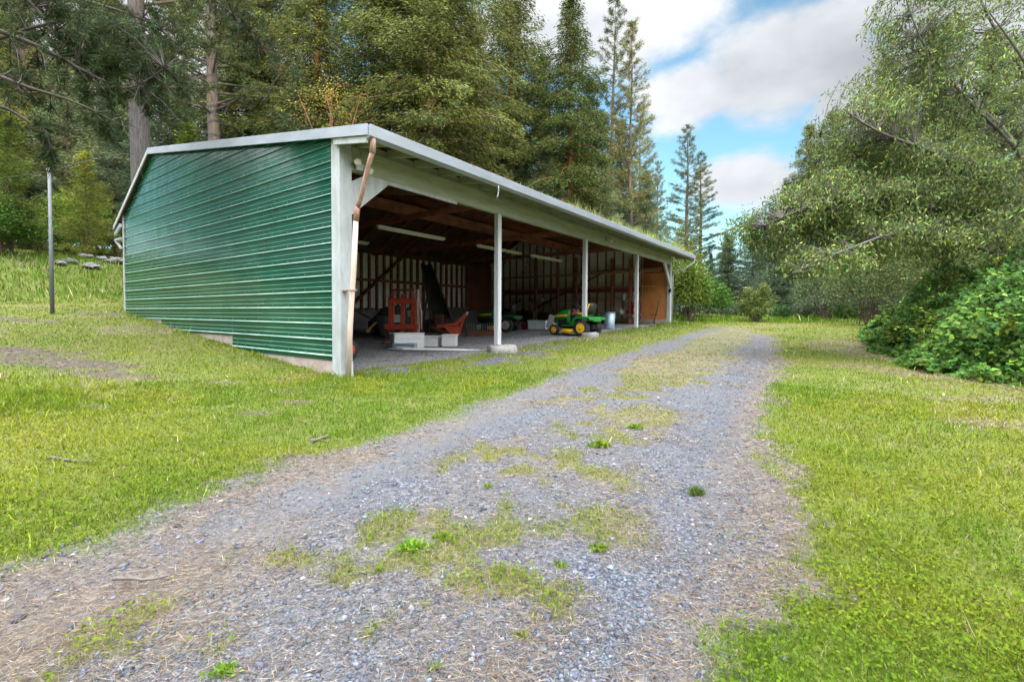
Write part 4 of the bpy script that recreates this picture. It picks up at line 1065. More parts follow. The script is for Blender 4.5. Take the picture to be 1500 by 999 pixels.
for q in ctr:
    j = np.argmin(((limb_pts-q)**2).sum(1)+.3*np.maximum(0, limb_pts[:, 2]-q[2])**2+r.uniform(0, .9, len(limb_pts)))
    p = limb_pts[j]; mid = (p+q)/2+np.array([0, 0, .16*np.linalg.norm(q-p)])+r.normal(0, .06, 3)
    end = q+np.array([0, 0, -.12])
    tw.tube([p, mid, q, end], [.009, .007, .005, .002], 4, False)
    k = 32; f = r.uniform(.15, 1, (k, 1)); line = mid*(1-f)**2*1.0+2*f*(1-f)*((mid+q)/2+np.array([0, 0, .05]))+f*f*end
    spread = r.normal(0, 1, (k, 3))*np.array([.12, .12, .09])
    LP.append(line+spread)
c = np.concatenate(LP); n = len(c)
d = r.standard_normal((n, 3))*.55+np.array([-.15, 0, -.75])
cl = np.repeat(np.exp(.22*r.standard_normal((len(ctr), 1))), 32, 0)
m.build('trunk', MT['twig_bark'], t)
hi = np.clip((c[:, 2:3])/9, 0, 1)
leaves_obj('crown', [kites(c, d, .115*r.uniform(.6, 1.25, n), .032*r.uniform(.7, 1.3, n), r, tints(r, n, (.135, .195, .05), .36, .18, cl))], MT['leaf'], t)

# ---- bramble mound at the right
r = np.random.default_rng(31)
edge = [ground(*q) for q in ((1262, 492), (1275, 515), (1320, 535), (1380, 550), (1440, 560), (1500, 570), (1600, 585))]
t = thing('bramble_thicket', 'big mound of leafy green blackberry bramble at the right edge of the lawn', 'bramble', tuple(edge[3]))
e0 = edge[3]; m = MB(); CC = []; NN = []
E2 = np.array([e[:2] for e in edge])
def inside_depth(x, y):
    """distance of points behind the front edge curve (positive = inside the mound)"""
    best = np.full(len(x), 1e9); sg = np.ones(len(x))
    for a, b in zip(E2[:-1], E2[1:]):
        ab = b-a; tt = np.clip(((x-a[0])*ab[0]+(y-a[1])*ab[1])/(ab@ab), 0, 1)
        dx = x-(a[0]+ab[0]*tt); dy = y-(a[1]+ab[1]*tt); dd = np.hypot(dx, dy)
        s = np.sign(ab[0]*dy-ab[1]*dx); upd = dd < best
        best = np.where(upd, dd, best); sg = np.where(upd, s, sg)
    return best*sg
n = 95000
x = r.uniform(6.5, 15.5, n); y = r.uniform(5.2, 17, n)
dep = inside_depth(x, y)
hh = 2.35*sstep(-.1, 1.9, dep)**.7*(.45+1.05*fbm(x*.8, y*.8, 3))*(1-.25*sstep(12, 16, y))*(.8+.2*sstep(13, 9, y))
ok = (dep > -.05) & (dep < 5) & (x/y > .72)
x, y, hh, dep = x[ok], y[ok], hh[ok], dep[ok]
zf = 1-r.uniform(0, 1, len(x))**2.0*.85
side = r.random(len(x)) < .2
z = H0(x, y)+hh*np.where(side, r.uniform(.05, 1, len(x)), zf)+.10*(fbm(x*2.6+9, y*2.6, 3)-.5)*4*(hh > .4)
c = np.stack([x, y, z], 1)-e0
lump = fbm(x*1.7+z*1.1, y*1.7+z*.9+5, 3)-.5
keep = (lump > -.17) | (r.random(len(x)) < .25); c = c[keep]; x, y, z, hh, lump = x[keep], y[keep], z[keep], hh[keep], lump[keep]
c += np.array([-.45, -.6, .5])*np.clip(lump*1.5, -.3, .4)[:, None]; n = len(c)
# three leaflets to a stalk, each a rounded blade facing mostly up and outwards
out = np.array([-.45, -.65, .75])
Vs = []; Fs = []; Cs = []
cl = np.exp(.35*(fbm(x*2.2, y*2.2+z*2, 2)-.5)*2)[:, None]
tn0 = tints(r, n, (.056, .125, .022), .34, .18, cl)
yl = r.random(n) < .2; tn0[yl] = tn0[yl]*np.array([2.2, 1.75, 1.2])
o = 0
for k in range(3):
    nr = nrm(out+.5*r.standard_normal((n, 3)))
    a = nrm(np.cross(nr, r.standard_normal((n, 3)))); b = np.cross(nr, a)
    s = (.022+.026*r.random((n, 1))**2)*(1+.03*y[:, None])
    ang = k*2.1
    dirv = a*math.cos(ang)+b*math.sin(ang); sidev = np.cross(nr, dirv)
    c0 = c+dirv*s*.25
    pts = [c0, c0+dirv*s*.5+sidev*s*.62, c0+dirv*s*1.25+sidev*s*.5-nr*s*.1, c0+dirv*s*1.95-nr*s*.3, c0+dirv*s*1.25-sidev*s*.5-nr*s*.1, c0+dirv*s*.5-sidev*s*.62]
    Vs.append(np.stack(pts, 1).reshape(-1, 3)); Fs.append(np.arange(6*n).reshape(n, 6)+o); o += 6*n; Cs.append(np.repeat(tn0, 6, 0))
link('foliage', np_mesh('foliage', np.concatenate(Vs), np.concatenate(Fs), np.concatenate(Cs)), MT['leaf'], t)
sh_c = []
for k in range(300):
    i = r.integers(n)
    if hh[i] < .5: continue
    q = np.array([x[i], y[i], float(H0(x[i], y[i]))+hh[i]*r.uniform(.55, .98)])-e0
    dd = np.array([-.5, -.6, 0])*r.uniform(.1, 1.1)+r.normal(0, .35, 3); dd[2] = r.uniform(.3, 1.1)
    dd = dd/np.linalg.norm(dd)*r.uniform(.3, 1.0); tip = q+dd+np.array([0, 0, -.12])
    m.tube([q, q+dd*.6+np.array([0, 0, .03]), tip], [.006, .004, .002], 4, False)
    sh_c += [q*(1-f)+tip*f+np.array([0, 0, .05*math.sin(3.14*f)]) for f in np.linspace(.1, 1, 9)]
shoot = leafy(r, np.array(sh_c), 4, .04, (.13, .21, .03), .085, .06, 0, .25, .15)
for k in range(150):
    i = r.integers(n); q = c[i]; b0 = np.array([q[0]+r.uniform(.1, .7), q[1]+r.uniform(.2, .9), 0]); b0[2] = float(H0(b0[0]+e0[0], b0[1]+e0[1])-e0[2])
    m.tube([b0, (b0+q)/2+np.array([0, 0, .12]), q-np.array([0, 0, .04])], [.007, .005, .003], 4, False)
leaves_obj('shoots', [shoot], MT['leaf'], t)
m.build('canes', MT['red_bark'], t)
bl = r.choice(n, 70, replace=False); mm = MB()
for i in bl:
    q = c[i]+np.array([-.03, -.05, .06])
    for a in range(5):
        an = a*1.257; mm.add([q, q+np.array([math.cos(an)*.012, -.004, math.sin(an)*.012]), q+np.array([math.cos(an+.3)*.024, -.006, math.sin(an+.3)*.024]), q+np.array([math.cos(an+.6)*.012, -.004, math.sin(an+.6)*.012])], [(0, 1, 2, 3)])
mm.build('blossom', MT['boxwhite'], t)

# ---- overhanging pine limbs at the upper left (its trunk stands left of the view)
r = np.random.default_rng(41); bx, by = -11.5, 7.5; bz = float(H0(bx, by)); base = np.array([bx, by, bz])
t = thing('pine_tree', 'overhanging pine whose dark drooping limbs fill the upper left corner', 'tree', (bx, by, bz), 0, 'trees around the clearing')
m = MB(); limb_pts = []
m.tube([(0, 0, -.3), (.05, 0, 3), (.1, .1, 8), (.1, .1, 14)], [.4, .34, .26, .15], 12)
W_ = lambda px, py, Z: at_depth(px, py, Z)-base
limb([(0, 0, 6.2), W_(-60, 25, 8.2), W_(60, 70, 8.6), W_(130, 108, 8.8), W_(190, 130, 9), W_(240, 100, 9.2)], .06, .008)
limb([(0, 0, 5.0), W_(-60, 95, 8), W_(40, 128, 8.2), W_(110, 150, 8.4), W_(180, 185, 8.6)], .05, .006)
limb([(0, 0, 5.6), W_(-40, 60, 9), W_(50, 40, 9.4), W_(120, 30, 9.8), W_(200, 50, 10)], .05, .008)
limb([(0, 0, 7.6), W_(-40, -40, 9.5), W_(120, 0, 10.2), W_(230, 40, 10.6), W_(300, 110, 10.8)], .055, .008)
limb([(0, 0, 8.4), W_(0, -120, 10.5), W_(250, -40, 11.5), W_(360, 40, 12), W_(410, 110, 12)], .06, .008)
limb([(0, 0, 4.4), W_(-40, 150, 7.8), W_(20, 165, 8), W_(70, 200, 8.2)], .05, .01)
limb([(0, 0, 8.0), W_(-60, -80, 8.5), W_(40, 0, 8.8), W_(90, 60, 9), W_(150, 130, 9)], .06, .01)
lp = np.array(limb_pts)
tw = m; cs = []
hot = [(150, 60, 9.2, .8, .6, .6, 80), (200, 90, 9.6, .6, .6, .6, 60), (175, 110, 9.3, .6, .6, .5, 50), (70, 215, 8.3, .10, .12, .35, 16), (110, 25, 9.6, .8, .6, .4, 44), (40, 60, 8.8, .6, .5, .6, 16), (225, 45, 10.4, .7, .6, .6, 40), (330, 20, 11.8, 1.0, .8, .6, 36), (390, 80, 12, .6, .6, .7, 24), (30, 150, 8.3, .5, .4, .3, 12), (150, 180, 8.7, .4, .3, .25, 16), (60, 10, 9.3, .8, .6, .4, 26), (120, 130, 8.8, .7, .5, .35, 26), (250, 120, 9.4, .5, .5, .5, 24)]
for px, py, Z, a, b, c_, n_ in hot:
    cs.append(W_(px, py, Z)+r.normal(0, .6, (n_, 3))*np.array([a, b, c_]))
cs = np.concatenate(cs); NP = []
for q in cs:
    p = lp[np.argmin(((lp-q)**2).sum(1)+.5*np.maximum(0, q[2]-lp[:, 2])**2)]
    tw.tube([p, (p+q)/2+np.array([0, 0, .1]), q], [.012, .009, .005], 4, False)
    k = 60; f = r.uniform(.55, 1.05, (k, 1)); cc = p*(1-f)+q*f
    d = nrm(r.standard_normal((k, 3))*.8+nrm(q-p+1e-6)*.6+np.array([0, 0, -.35]))
    g = math.exp(.3*r.standard_normal())
    NP.append(kites(cc, d, .19*r.uniform(.6, 1.2, k), .013, r, tints(r, k, (.038*g, .056*g, .02*g), .35, .2)))
# long bare hanging twigs
for k in range(70):
    p = lp[r.integers(len(lp))]; e = p+np.array([r.normal(.25, .35), r.normal(0, .3), r.normal(-.45, .3)])
    tw.tube([p, (p+e)/2+np.array([.05, 0, .06]), e], [.009, .006, .003], 4, False)
m.build('trunk', MT['dark_bark'], t)
leaves_obj('needles', NP, MT['needle'], t)

# ---- weeds growing along the eave
r = np.random.default_rng(51); P = []
n = 3800; u = 3.2+r.beta(1.6, 1.2, n)*16.6; cl = fbm(u*1.3, np.zeros(n)+3.3, 3)
keep = cl > r.uniform(.30, .6, n); u = u[keep]; n = len(u); v = -.97+np.abs(r.normal(0, .12, n))
x, y = OX+D1[0]*u+D2[0]*v, OY+D1[1]*u+D2[1]*v
c = np.stack([x, y, ZF+SF*v-.03+0*x], 1)
hgt = (.04+.21*r.random(n)**2.2*1.3)*(.45+1.2*cl[keep])*np.where(u < 7, .6, 1.2)
d = np.array([0, 0, 1])+r.normal(0, .3, (n, 3))
col_ = np.where(r.random((n, 1)) < .28, np.array([[.36, .33, .16]]), np.array([[.24, .32, .08]]))
o = leaves_obj('roof_weeds', [kites(c, d, hgt, .009+.0003*u, r, np.clip(col_*np.exp(.25*r.standard_normal((n, 1))), .01, .6))], MT['grass'], None)
tag(o, 'pale weeds and moss growing in the gutter along the front eave', 'weeds', kind='stuff')
# drift of needles on the near eave
n = 900; u = r.uniform(2.3, 9, n); v = -.95+np.abs(r.normal(0, .25, n)); x, y = OX+D1[0]*u+D2[0]*v, OY+D1[1]*u+D2[1]*v
c = np.stack([x, y, ZF+SF*v+.01+r.uniform(0, .06, n)], 1); d = r.standard_normal((n, 3))*np.array([1, 1, .4])
o = leaves_obj('needle_litter', [kites(c, d, .16*r.uniform(.5, 1.3, n), .012, r, tints(r, n, (.17, .13, .09), .3, .1))], MT['grass'], None)
tag(o, 'brown needle litter lying on the roof edge near the first rafters', 'litter', kind='stuff')

# ---- unseen wood added behind and beside the viewer, blocking sun and siding reflections
r = np.random.default_rng(61); n = 9500
x = r.uniform(-38, 62, n); y = -58-r.uniform(0, 16, n)
top = 28.5+4.5*(vnoise(x*.35, y*0+2)-.5)*2+2.5*(vnoise(x*1.1, y*0+8)-.5)*2
z = r.uniform(0, 1, n)**.9*top
xl_ = -26-r.uniform(0, 14, 36000); yl_ = r.uniform(-30, 1, 36000); yl_ = np.where(r.random(36000) < .5, r.uniform(-25, 20, 36000), yl_); yl_ = np.minimum(yl_, -xl_*.80)
zl_ = r.random(36000)*(8+5*vnoise(yl_*.4, yl_*0+3))+float(H0(-30, 5))
c = np.stack([x, y, z], 1); d = r.standard_normal((n, 3)); cl_ = np.stack([xl_, yl_, zl_], 1); nl_ = len(xl_)
left_ = kites(cl_, r.standard_normal((nl_, 3)), .62, .26, r, tints(r, nl_, (.05, .08, .03), .4, .15))
o = leaves_obj('shade_forest', [kites(c, d, 3.6, 2.4, r, tints(r, n, (.05, .08, .03), .3, .1)), left_], MT['leaf'], None)
tag(o, 'unseen tall wood added on the near side to shade the clearing', 'shade_forest', kind='stuff')
# ------------------------------------------------------------------ ground masks
def edge_curve(pix):
    P = np.array([ground(*p)[:2] for p in pix]); o = np.argsort(P[:, 1]); return P[o]
EL = edge_curve(((0, 838), (120, 795), (250, 742), (440, 674), (560, 634), (700, 590), (850, 538), (960, 503), (1040, 480)))
ER = edge_curve(((1125, 999), (1135, 900), (1165, 800), (1145, 700), (1130, 620), (1138, 560), (1140, 520), (1135, 495), (1085, 482)))
T1 = edge_curve(((0, 930), (300, 800), (450, 725), (620, 648), (800, 570), (900, 530), (1000, 495)))
T2 = edge_curve(((900, 999), (930, 850), (985, 700), (1040, 600), (1085, 540), (1110, 505)))
def cx(c, y):
    s0 = (c[1, 0]-c[0, 0])/(c[1, 1]-c[0, 1]); s1 = (c[-1, 0]-c[-2, 0])/(c[-1, 1]-c[-2, 1])
    x = np.interp(y, c[:, 1], c[:, 0])
    return np.where(y < c[0, 1], c[0, 0]+s0*(y-c[0, 1]), np.where(y > c[-1, 1], c[-1, 0]+s1*(y-c[-1, 1]), x))
BARE = []
for px, py, rx, ry in ((90, 532, 1.5, .55), (20, 515, 1.2, .4), (150, 548, 1.0, .35), (135, 595, .35, .12), (372, 606, .35, .12), (10, 468, 1.2, .3), (150, 460, 1.4, .25), (440, 590, .25, .1)):
    g = ground(px, py); BARE.append((g[0], g[1], rx, ry))
STRAW = []
for px, py, rx, ry in ((1290, 520, .9, 2.0), (1340, 545, 1.2, .35), (1450, 622, .5, .25), (1430, 585, 1.1, .2), (1255, 505, .8, 1.5), (420, 575, .5, .12), (330, 560, .4, .12)):
    g = ground(px, py); STRAW.append((g[0], g[1], rx, ry))
def masks(x, y):
    """gravel 0..1, straw 0..1, grass 0..1 (height factor), bare soil 0..1"""
    x = np.asarray(x, float); y = np.asarray(y, float)
    n1 = fbm(x*1.3, y*1.3, 4)-.5; n2 = fbm(x*4+7, y*4+3, 4)-.5; n3 = fbm(x*.5+31, y*.5, 3)-.5; n4 = fbm(x*11+5, y*11, 3)-.5
    xl, xr, a, b = cx(EL, y), cx(ER, y), cx(T1, y), cx(T2, y)
    wob = n1*.9+n2*.7+n4*.45
    endy = EL[-1, 1]
    dl = x-xl+wob*.6; dr = xr-x+wob*.7
    fade = sstep(endy+3, endy-3, y+n1*3)
    road = sstep(-.22, .26, dl)*sstep(-.18, .2, dr)*fade
    w = np.clip(.30+.02*y, .3, .7)
    t1 = np.exp(-((x-a)/(w*.85))**2); t2 = np.exp(-((x-b)/(w*.8))**2)
    med = np.clip((x-a)/(np.maximum(b-a, .2)), 0, 1); med = np.sin(np.pi*med)*((x > a) & (x < b))
    far = sstep(5, 11, y)
    mg = med*(.70+.62*far)+1.9*n1+1.3*n2-.32
    green = sstep(.22, .5, mg)*road*(1-t1*.8)*(1-t2*.7)
    edge_g = sstep(.35, .0, dr+n2*.6)*.8+sstep(.18, -.05, dl+n2*.2)*.6
    straw = np.clip(med*(.55+.3*far)+sstep(.7, .05, dr+n1*.8)*.9+sstep(.45, .0, np.abs(dl-.28)+n2*.5)*.9*sstep(9, 4, y)+1.5*n1+.5*n2-.05, 0, 1)*road
    straw = np.maximum(straw, np.clip(sstep(3.5, 1.8, y)*sstep(-.2, -1.3, x)*(.55+2.2*n1), 0, 1)*road)
    gravel = np.clip(road*(1-green*.9), 0, 1)
    # barn floor and the stony patches before it
    u, v = uv(x, y)
    inb = (u > .0) & (u < 19.1) & (v < 11.9)
    fl = sstep(-.55, .25, v+n1*1.5+n2*.6-.6*np.exp(-((u-1.2)/1.3)**2)-.1)*inb*sstep(19, 17, u+n1)
    patch = sstep(.14, .3, n1+.5*n2+.06)*sstep(-1.7, -1.0, v)*sstep(.2, -.2, v)*sstep(1, 2, u)*sstep(9, 7, u)
    nearp = np.exp(-((u-1.0)/.9)**2-((v+.15)/.5)**2)*.9+np.exp(-((u-3.2)/.9)**2-((v+.9)/.35)**2)*1.0+np.exp(-((u-6.3)/1.1)**2-((v+.7)/.3)**2)*.8
    fl = np.maximum(fl, np.clip(np.maximum(patch, sstep(.45, .75, nearp+n2)), 0, 1))
    gravel = np.maximum(gravel, fl)
    bare = np.zeros_like(x); st2 = np.zeros_like(x)
    for X, Y, rx, ry in BARE: bare = np.maximum(bare, sstep(1.25, .5, np.hypot((x-X)/rx, (y-Y)/ry)-1.2*n1-.9*n2))
    for X, Y, rx, ry in STRAW: st2 = np.maximum(st2, sstep(1.3, .4, np.hypot((x-X)/rx, (y-Y)/ry)-1.4*n1-.8*n2))
    lawn = (1-road)*(1-fl)*(1-bare*.9)
    st2 = np.maximum(st2, sstep(.05, .28, n3+.6*n1)*.65*(1-road)*sstep(4, 9, y))*(1-fl)
    st2 = np.maximum(st2, sstep(-.35, -.05, dr)*sstep(.1, -.3, dr-.2)*.7*fade*(1-road)*sstep(7, 10, y))
    grass = np.clip(np.maximum(lawn*(1-.45*st2), green*.75*sstep(-.1, .1, n2+.05+.1*far)), 0, 1)
    masks.floor = fl*sstep(-.3, .6, v)
    masks.track = t1*road*sstep(-.35, .1, n1+.15)
    return gravel, np.clip(np.maximum(straw, st2), 0, 1), grass, bare, n1, n2, n3, u, v, road, green

# ------------------------------------------------------------------ ground sheet (finer towards the drive's near end)
rad = np.concatenate([np.array([.0]), np.geomspace(.55, 60, 560), np.geomspace(63, 1500, 18)])
th = np.concatenate([np.linspace(-math.pi, -1.6, 24, endpoint=False), np.linspace(-1.6, -.95, 90, endpoint=False), np.linspace(-.95, .95, 640, endpoint=False), np.linspace(.95, 1.6, 90, endpoint=False), np.linspace(1.6, math.pi, 25)])
RR, TT = np.meshgrid(rad, th, indexing='ij')
gx = (RR*np.sin(TT)).ravel(); gy = (RR*np.cos(TT)).ravel()
gv, sw, gr, br, n1, n2, n3, gu, gvv, road, green = masks(gx, gy); trk = masks.track; flo = masks.floor
ruts = -.035*np.exp(-((gx-cx(T1, gy))/.3)**2)*road-.03*np.exp(-((gx-cx(T2, gy))/.3)**2)*road
gz = H(gx, gy)+ruts+.012*n2*(1-road)+.006*n2
gz = np.where(np.hypot(gx, gy) > 70, np.minimum(gz, 6), gz)
nr, nt_ = RR.shape
I = np.arange(nr*nt_).reshape(nr, nt_)
Fq = np.stack([I[:-1, :-1], I[:-1, 1:], I[1:, 1:], I[1:, :-1]], -1).reshape(-1, 4)
me = np_mesh('ground', np.stack([gx, gy, gz], 1), Fq[:, ::-1], None, True)
for nm, arr in (('gravel', gv), ('straw', sw), ('soil', br), ('track', trk), ('floor', flo)):
    a = me.attributes.new(nm, 'FLOAT', 'POINT'); a.data.foreach_set('value', arr.astype(np.float32))
def ground_mat():
    m, nt, b = nt_new('ground')
    N, L = nt.nodes.new, nt.links.new
    def at(n): a = N('ShaderNodeAttribute'); a.attribute_name = n; return a.outputs['Fac']
    geo = N('ShaderNodeNewGeometry'); P = geo.outputs['Position']
    def noise(s, det=5, rough=.6):
        n = N('ShaderNodeTexNoise'); n.inputs['Scale'].default_value = s; n.inputs['Detail'].default_value = det; n.inputs['Roughness'].default_value = rough; L(P, n.inputs['Vector']); return n.outputs[0]
    def ramp_(src, *st):
        r = N('ShaderNodeValToRGB'); e = r.color_ramp.elements
        e[0].position, e[0].color = st[0][0], (*st[0][1], 1); e[1].position, e[1].color = st[-1][0], (*st[-1][1], 1)
        for p, c in st[1:-1]: q = e.new(p); q.color = (*c, 1)
        L(src, r.inputs[0]); return r.outputs[0]
    def mixc(f, a, c):
        x = N('ShaderNodeMix'); x.data_type = 'RGBA'; L(f, x.inputs[0]); L(a, x.inputs[6]); L(c, x.inputs[7]); return x.outputs[2]
    def math_(op, a, c):
        x = N('ShaderNodeMath'); x.operation = op
        for i, q in enumerate((a, c)):
            if isinstance(q, (int, float)): x.inputs[i].default_value = q
            else: L(q, x.inputs[i])
        x.use_clamp = op in ('ADD', 'SUBTRACT'); return x.outputs[0]
    vo = N('ShaderNodeTexVoronoi'); vo.inputs['Scale'].default_value = 55; L(P, vo.inputs['Vector'])
    vo2 = N('ShaderNodeTexVoronoi'); vo2.inputs['Scale'].default_value = 120; L(P, vo2.inputs['Vector'])
    sepc = N('ShaderNodeSeparateColor'); L(vo.outputs['Color'], sepc.inputs[0])
    sepd = N('ShaderNodeSeparateColor'); L(vo2.outputs['Color'], sepd.inputs[0])
    stone = ramp_(sepc.outputs[0], (0, (.03, .034, .042)), (.35, (.066, .072, .088)), (.75, (.11, .12, .142)), (1, (.21, .215, .22)))
    fine = ramp_(sepd.outputs[0], (0, (.03, .03, .036)), (.5, (.078, .082, .092)), (1, (.16, .16, .17)))
    grav = mixc(ramp_(noise(2.2), (.4, (0, 0, 0)), (.62, (1, 1, 1))), stone, fine)
    dust = ramp_(noise(30), (.3, (.085, .075, .07)), (.7, (.15, .135, .125)))
    grav = mixc(math_('MULTIPLY', ramp_(noise(1.1, 6), (.45, (0, 0, 0)), (.7, (1, 1, 1))), .55), grav, dust)
    grav = mixc(math_('MULTIPLY', at('track'), .75), grav, ramp_(noise(50, 4), (.3, (.075, .074, .08)), (.7, (.13, .128, .135))))
    grav = mixc(math_('MULTIPLY', at('floor'), .8), grav, ramp_(noise(40, 5), (.3, (.17, .165, .165)), (.7, (.30, .295, .295))))
    strawc = ramp_(noise(60, 4, .75), (.25, (.075, .058, .047)), (.5, (.15, .12, .095)), (.75, (.25, .21, .16)))
    lawn = ramp_(noise(26, 6, .7), (.25, (.05, .06, .014)), (.5, (.095, .12, .018)), (.75, (.16, .175, .04)))
    lawn2 = ramp_(noise(19, 6, .7), (.25, (.075, .07, .03)), (.5, (.14, .135, .045)), (.75, (.2, .19, .07)))
    lawn = mixc(ramp_(noise(.9, 5), (.42, (0, 0, 0)), (.66, (.8, .8, .8))), lawn, lawn2)
    soil = ramp_(noise(35, 5, .7), (.3, (.045, .036, .029)), (.7, (.14, .112, .09)))
    g = math_('ADD', at('gravel'), math_('MULTIPLY', math_('SUBTRACT', noise(14), .5), .0))
    c = mixc(g, lawn, grav)
    br_ = noise(45, 4, .7)
    s = math_('MULTIPLY', at('straw'), ramp_(br_, (.36, (.15, .15, .15)), (.56, (1, 1, 1))))
    c = mixc(s, c, strawc)
    c = mixc(at('soil'), c, soil)
    L(c, b.inputs['Base Color']); b.inputs['Roughness'].default_value = .9; b.inputs['Specular IOR Level'].default_value = .25
    bp = N('ShaderNodeBump'); bp.inputs['Strength'].default_value = 1.0; bp.inputs['Distance'].default_value = .016
    L(math_('ADD', math_('MULTIPLY', vo.outputs['Distance'], -.8), noise(70, 4)), bp.inputs['Height']); L(bp.outputs[0], b.inputs['Normal'])
    return m
g_o = link('ground', me, ground_mat()); tag(g_o, 'gravel drive and mown lawn of the clearing', 'ground', kind='structure')
def HG(x, y):
    rd = masks(x, y)[9]; n2 = fbm(x*4+7, y*4+3, 4)-.5
    return H(x, y)-.035*np.exp(-((x-cx(T1, y))/.3)**2)*rd-.03*np.exp(-((x-cx(T2, y))/.3)**2)*rd+.012*n2*(1-rd)+.006*n2

# ------------------------------------------------------------------ scatter
def polar(n, r0, r1, seed, p=0.0, a=.92, a0=0.0):
    r = np.random.default_rng(seed); q = r.random(n)
    rr = r0*(r1/r0)**q if p == 0 else (r0**p+(r1**p-r0**p)*q)**(1/p)
    t = r.uniform(a0, a, n)*np.where(r.random(n) < .5, -1, 1); return rr*np.sin(t), rr*np.cos(t), rr, r
def tris(c, d, L, W, bend, r, tint):
    """grass blades with one bend: 5 corners split in a quad and a tip"""
    n = len(c); d = nrm(d); s = nrm(np.cross(d, np.array([0, 0, 1])+.01*r.standard_normal((n, 3)))); s = np.where(np.isfinite(s), s, 1.)
    s = nrm(np.stack([np.cos(a_ := r.uniform(0, 6.28, n)), np.sin(a_), 0*a_], 1))
    L = np.asarray(L).reshape(-1, 1); W = np.asarray(W).reshape(-1, 1)
    mid = c+d*L*.55; tip = mid+nrm(d+bend)*L*.5
    V = np.stack([c-s*W*.5, c+s*W*.5, mid+s*W*.4, mid-s*W*.4, tip], 1).reshape(-1, 3)
    b = np.arange(n)*5
    F3 = np.concatenate([np.stack([b, b+1, b+2], 1), np.stack([b, b+2, b+3], 1), np.stack([b+3, b+2, b+4], 1)])
    return V, F3, np.repeat(tint, 5, 0)
GREEN = np.array([.095, .162, .009]); YEL = np.array([.215, .222, .018]); DRY = np.array([.31, .265, .15])
def grass_zone(n, r0, r1, seed, hmin, hmax, wmin, **kw):
    x, y, rr, r = polar(n, r0, r1, seed, **kw)
    gv, sw, gr, br, n1, n2, n3, u, v, road, green = masks(x, y)
    onbarn = (u > -.05) & (u < 19.3) & (v > .5) & (v < 12.2)
    k = (r.random(n) < gr**.8) & ~onbarn & (y < 46)
    x, y, rr, n1, n2, n3, u, v, sw, road, green = (q[k] for q in (x, y, rr, n1, n2, n3, u, v, sw, road, green)); n = len(x)
    tz = np.zeros(n)
    # uncut strips: the bank, the wall foot, the far edge of the clearing, the left margin
    tz = np.maximum(tz, .28*sstep(15.5, 18.5, v+2*n1)*sstep(27, 23, v))
    tz = np.maximum(tz, .34*sstep(26.0, 28.0, y+2*n1)*(x > 4)*sstep(36, 33, y))
    tz = np.maximum(tz, .09*np.exp(-((u+.18)/.22)**2)*(v > -.3)*(v < 12)*(.3+1.5*np.clip(n2+.3, 0, 1)))
    tz = np.maximum(tz, .22*np.exp(-((v+.3)/.35)**2)*(u > .3)*(u < 20)*np.clip(.3+2*n1, 0, 1))
    tz = np.maximum(tz, .30*np.exp(-((u-19.3)/.8)**2-((v+.3)/.8)**2))
    lx, ly = ground(60, 590)[:2]
    tz = np.maximum(tz, .26*np.exp(-((x-lx+.6)/1.1)**2-((y-ly)/.9)**2)*np.clip(.4+2*n2, 0, 1))
    hgt = r.uniform(hmin, hmax, n)*(.75+1.1*np.clip(n2+.35, 0, 1))*(1-.4*road)+tz*r.uniform(.3, 1.1, n)
    hgt = hgt*np.where(r.random(n) < .05, r.uniform(1.6, 3.0, n), 1)
    W = np.maximum(wmin, rr*.00115)*r.uniform(.6, 1.3, n)
    d = np.array([0, 0, 1])+r.normal(0, .42, (n, 3))*np.array([1, 1, .2])*(1-.5*np.clip(tz*3, 0, 1))[:, None]
    bend = r.normal(0, .7, (n, 3)); bend[:, 2] = -.25
    mix = np.clip(.42+2.4*n3+1.9*n1+.012*(rr-4)+r.normal(0, .28, n), 0, 1)[:, None]
    tn = GREEN*(1-mix)+YEL*mix
    tt = np.clip(tz*4, 0, 1)[:, None]; tn = tn*(1-tt)+np.array([.11, .185, .018])*tt
    dry = (r.random(n) < .04+.42*sw)[:, None]; tn = np.where(dry, DRY, tn)
    tn = np.clip(tn*np.exp(.28*r.standard_normal((n, 1))), .01, .6)
    return tris(np.stack([x, y, HG(x, y)-.004], 1), d, hgt, W, bend, r, tn)
def emit(name, parts, m, lab, cat):
    V = np.concatenate([p[0] for p in parts]); C = np.concatenate([p[2] for p in parts]); o = 0; Fs = []
    for p in parts: Fs.append(p[1]+o); o += len(p[0])
    ob = link(name, np_mesh(name, V, np.concatenate(Fs), C), m); return tag(ob, lab, cat, kind='stuff')
emit('grass', [grass_zone(330000, 1.35, 9, 101, .014, .05, .0024), grass_zone(250000, 7, 48, 102, .02, .05, .004), grass_zone(150000, .9, 16, 103, .02, .055, .005, a=1.62, a0=.92), grass_zone(20000, .35, 1.35, 104, .02, .05, .004, a=1.0)], MT['grass'], 'short yellow green mown grass with taller uncut strips', 'grass')
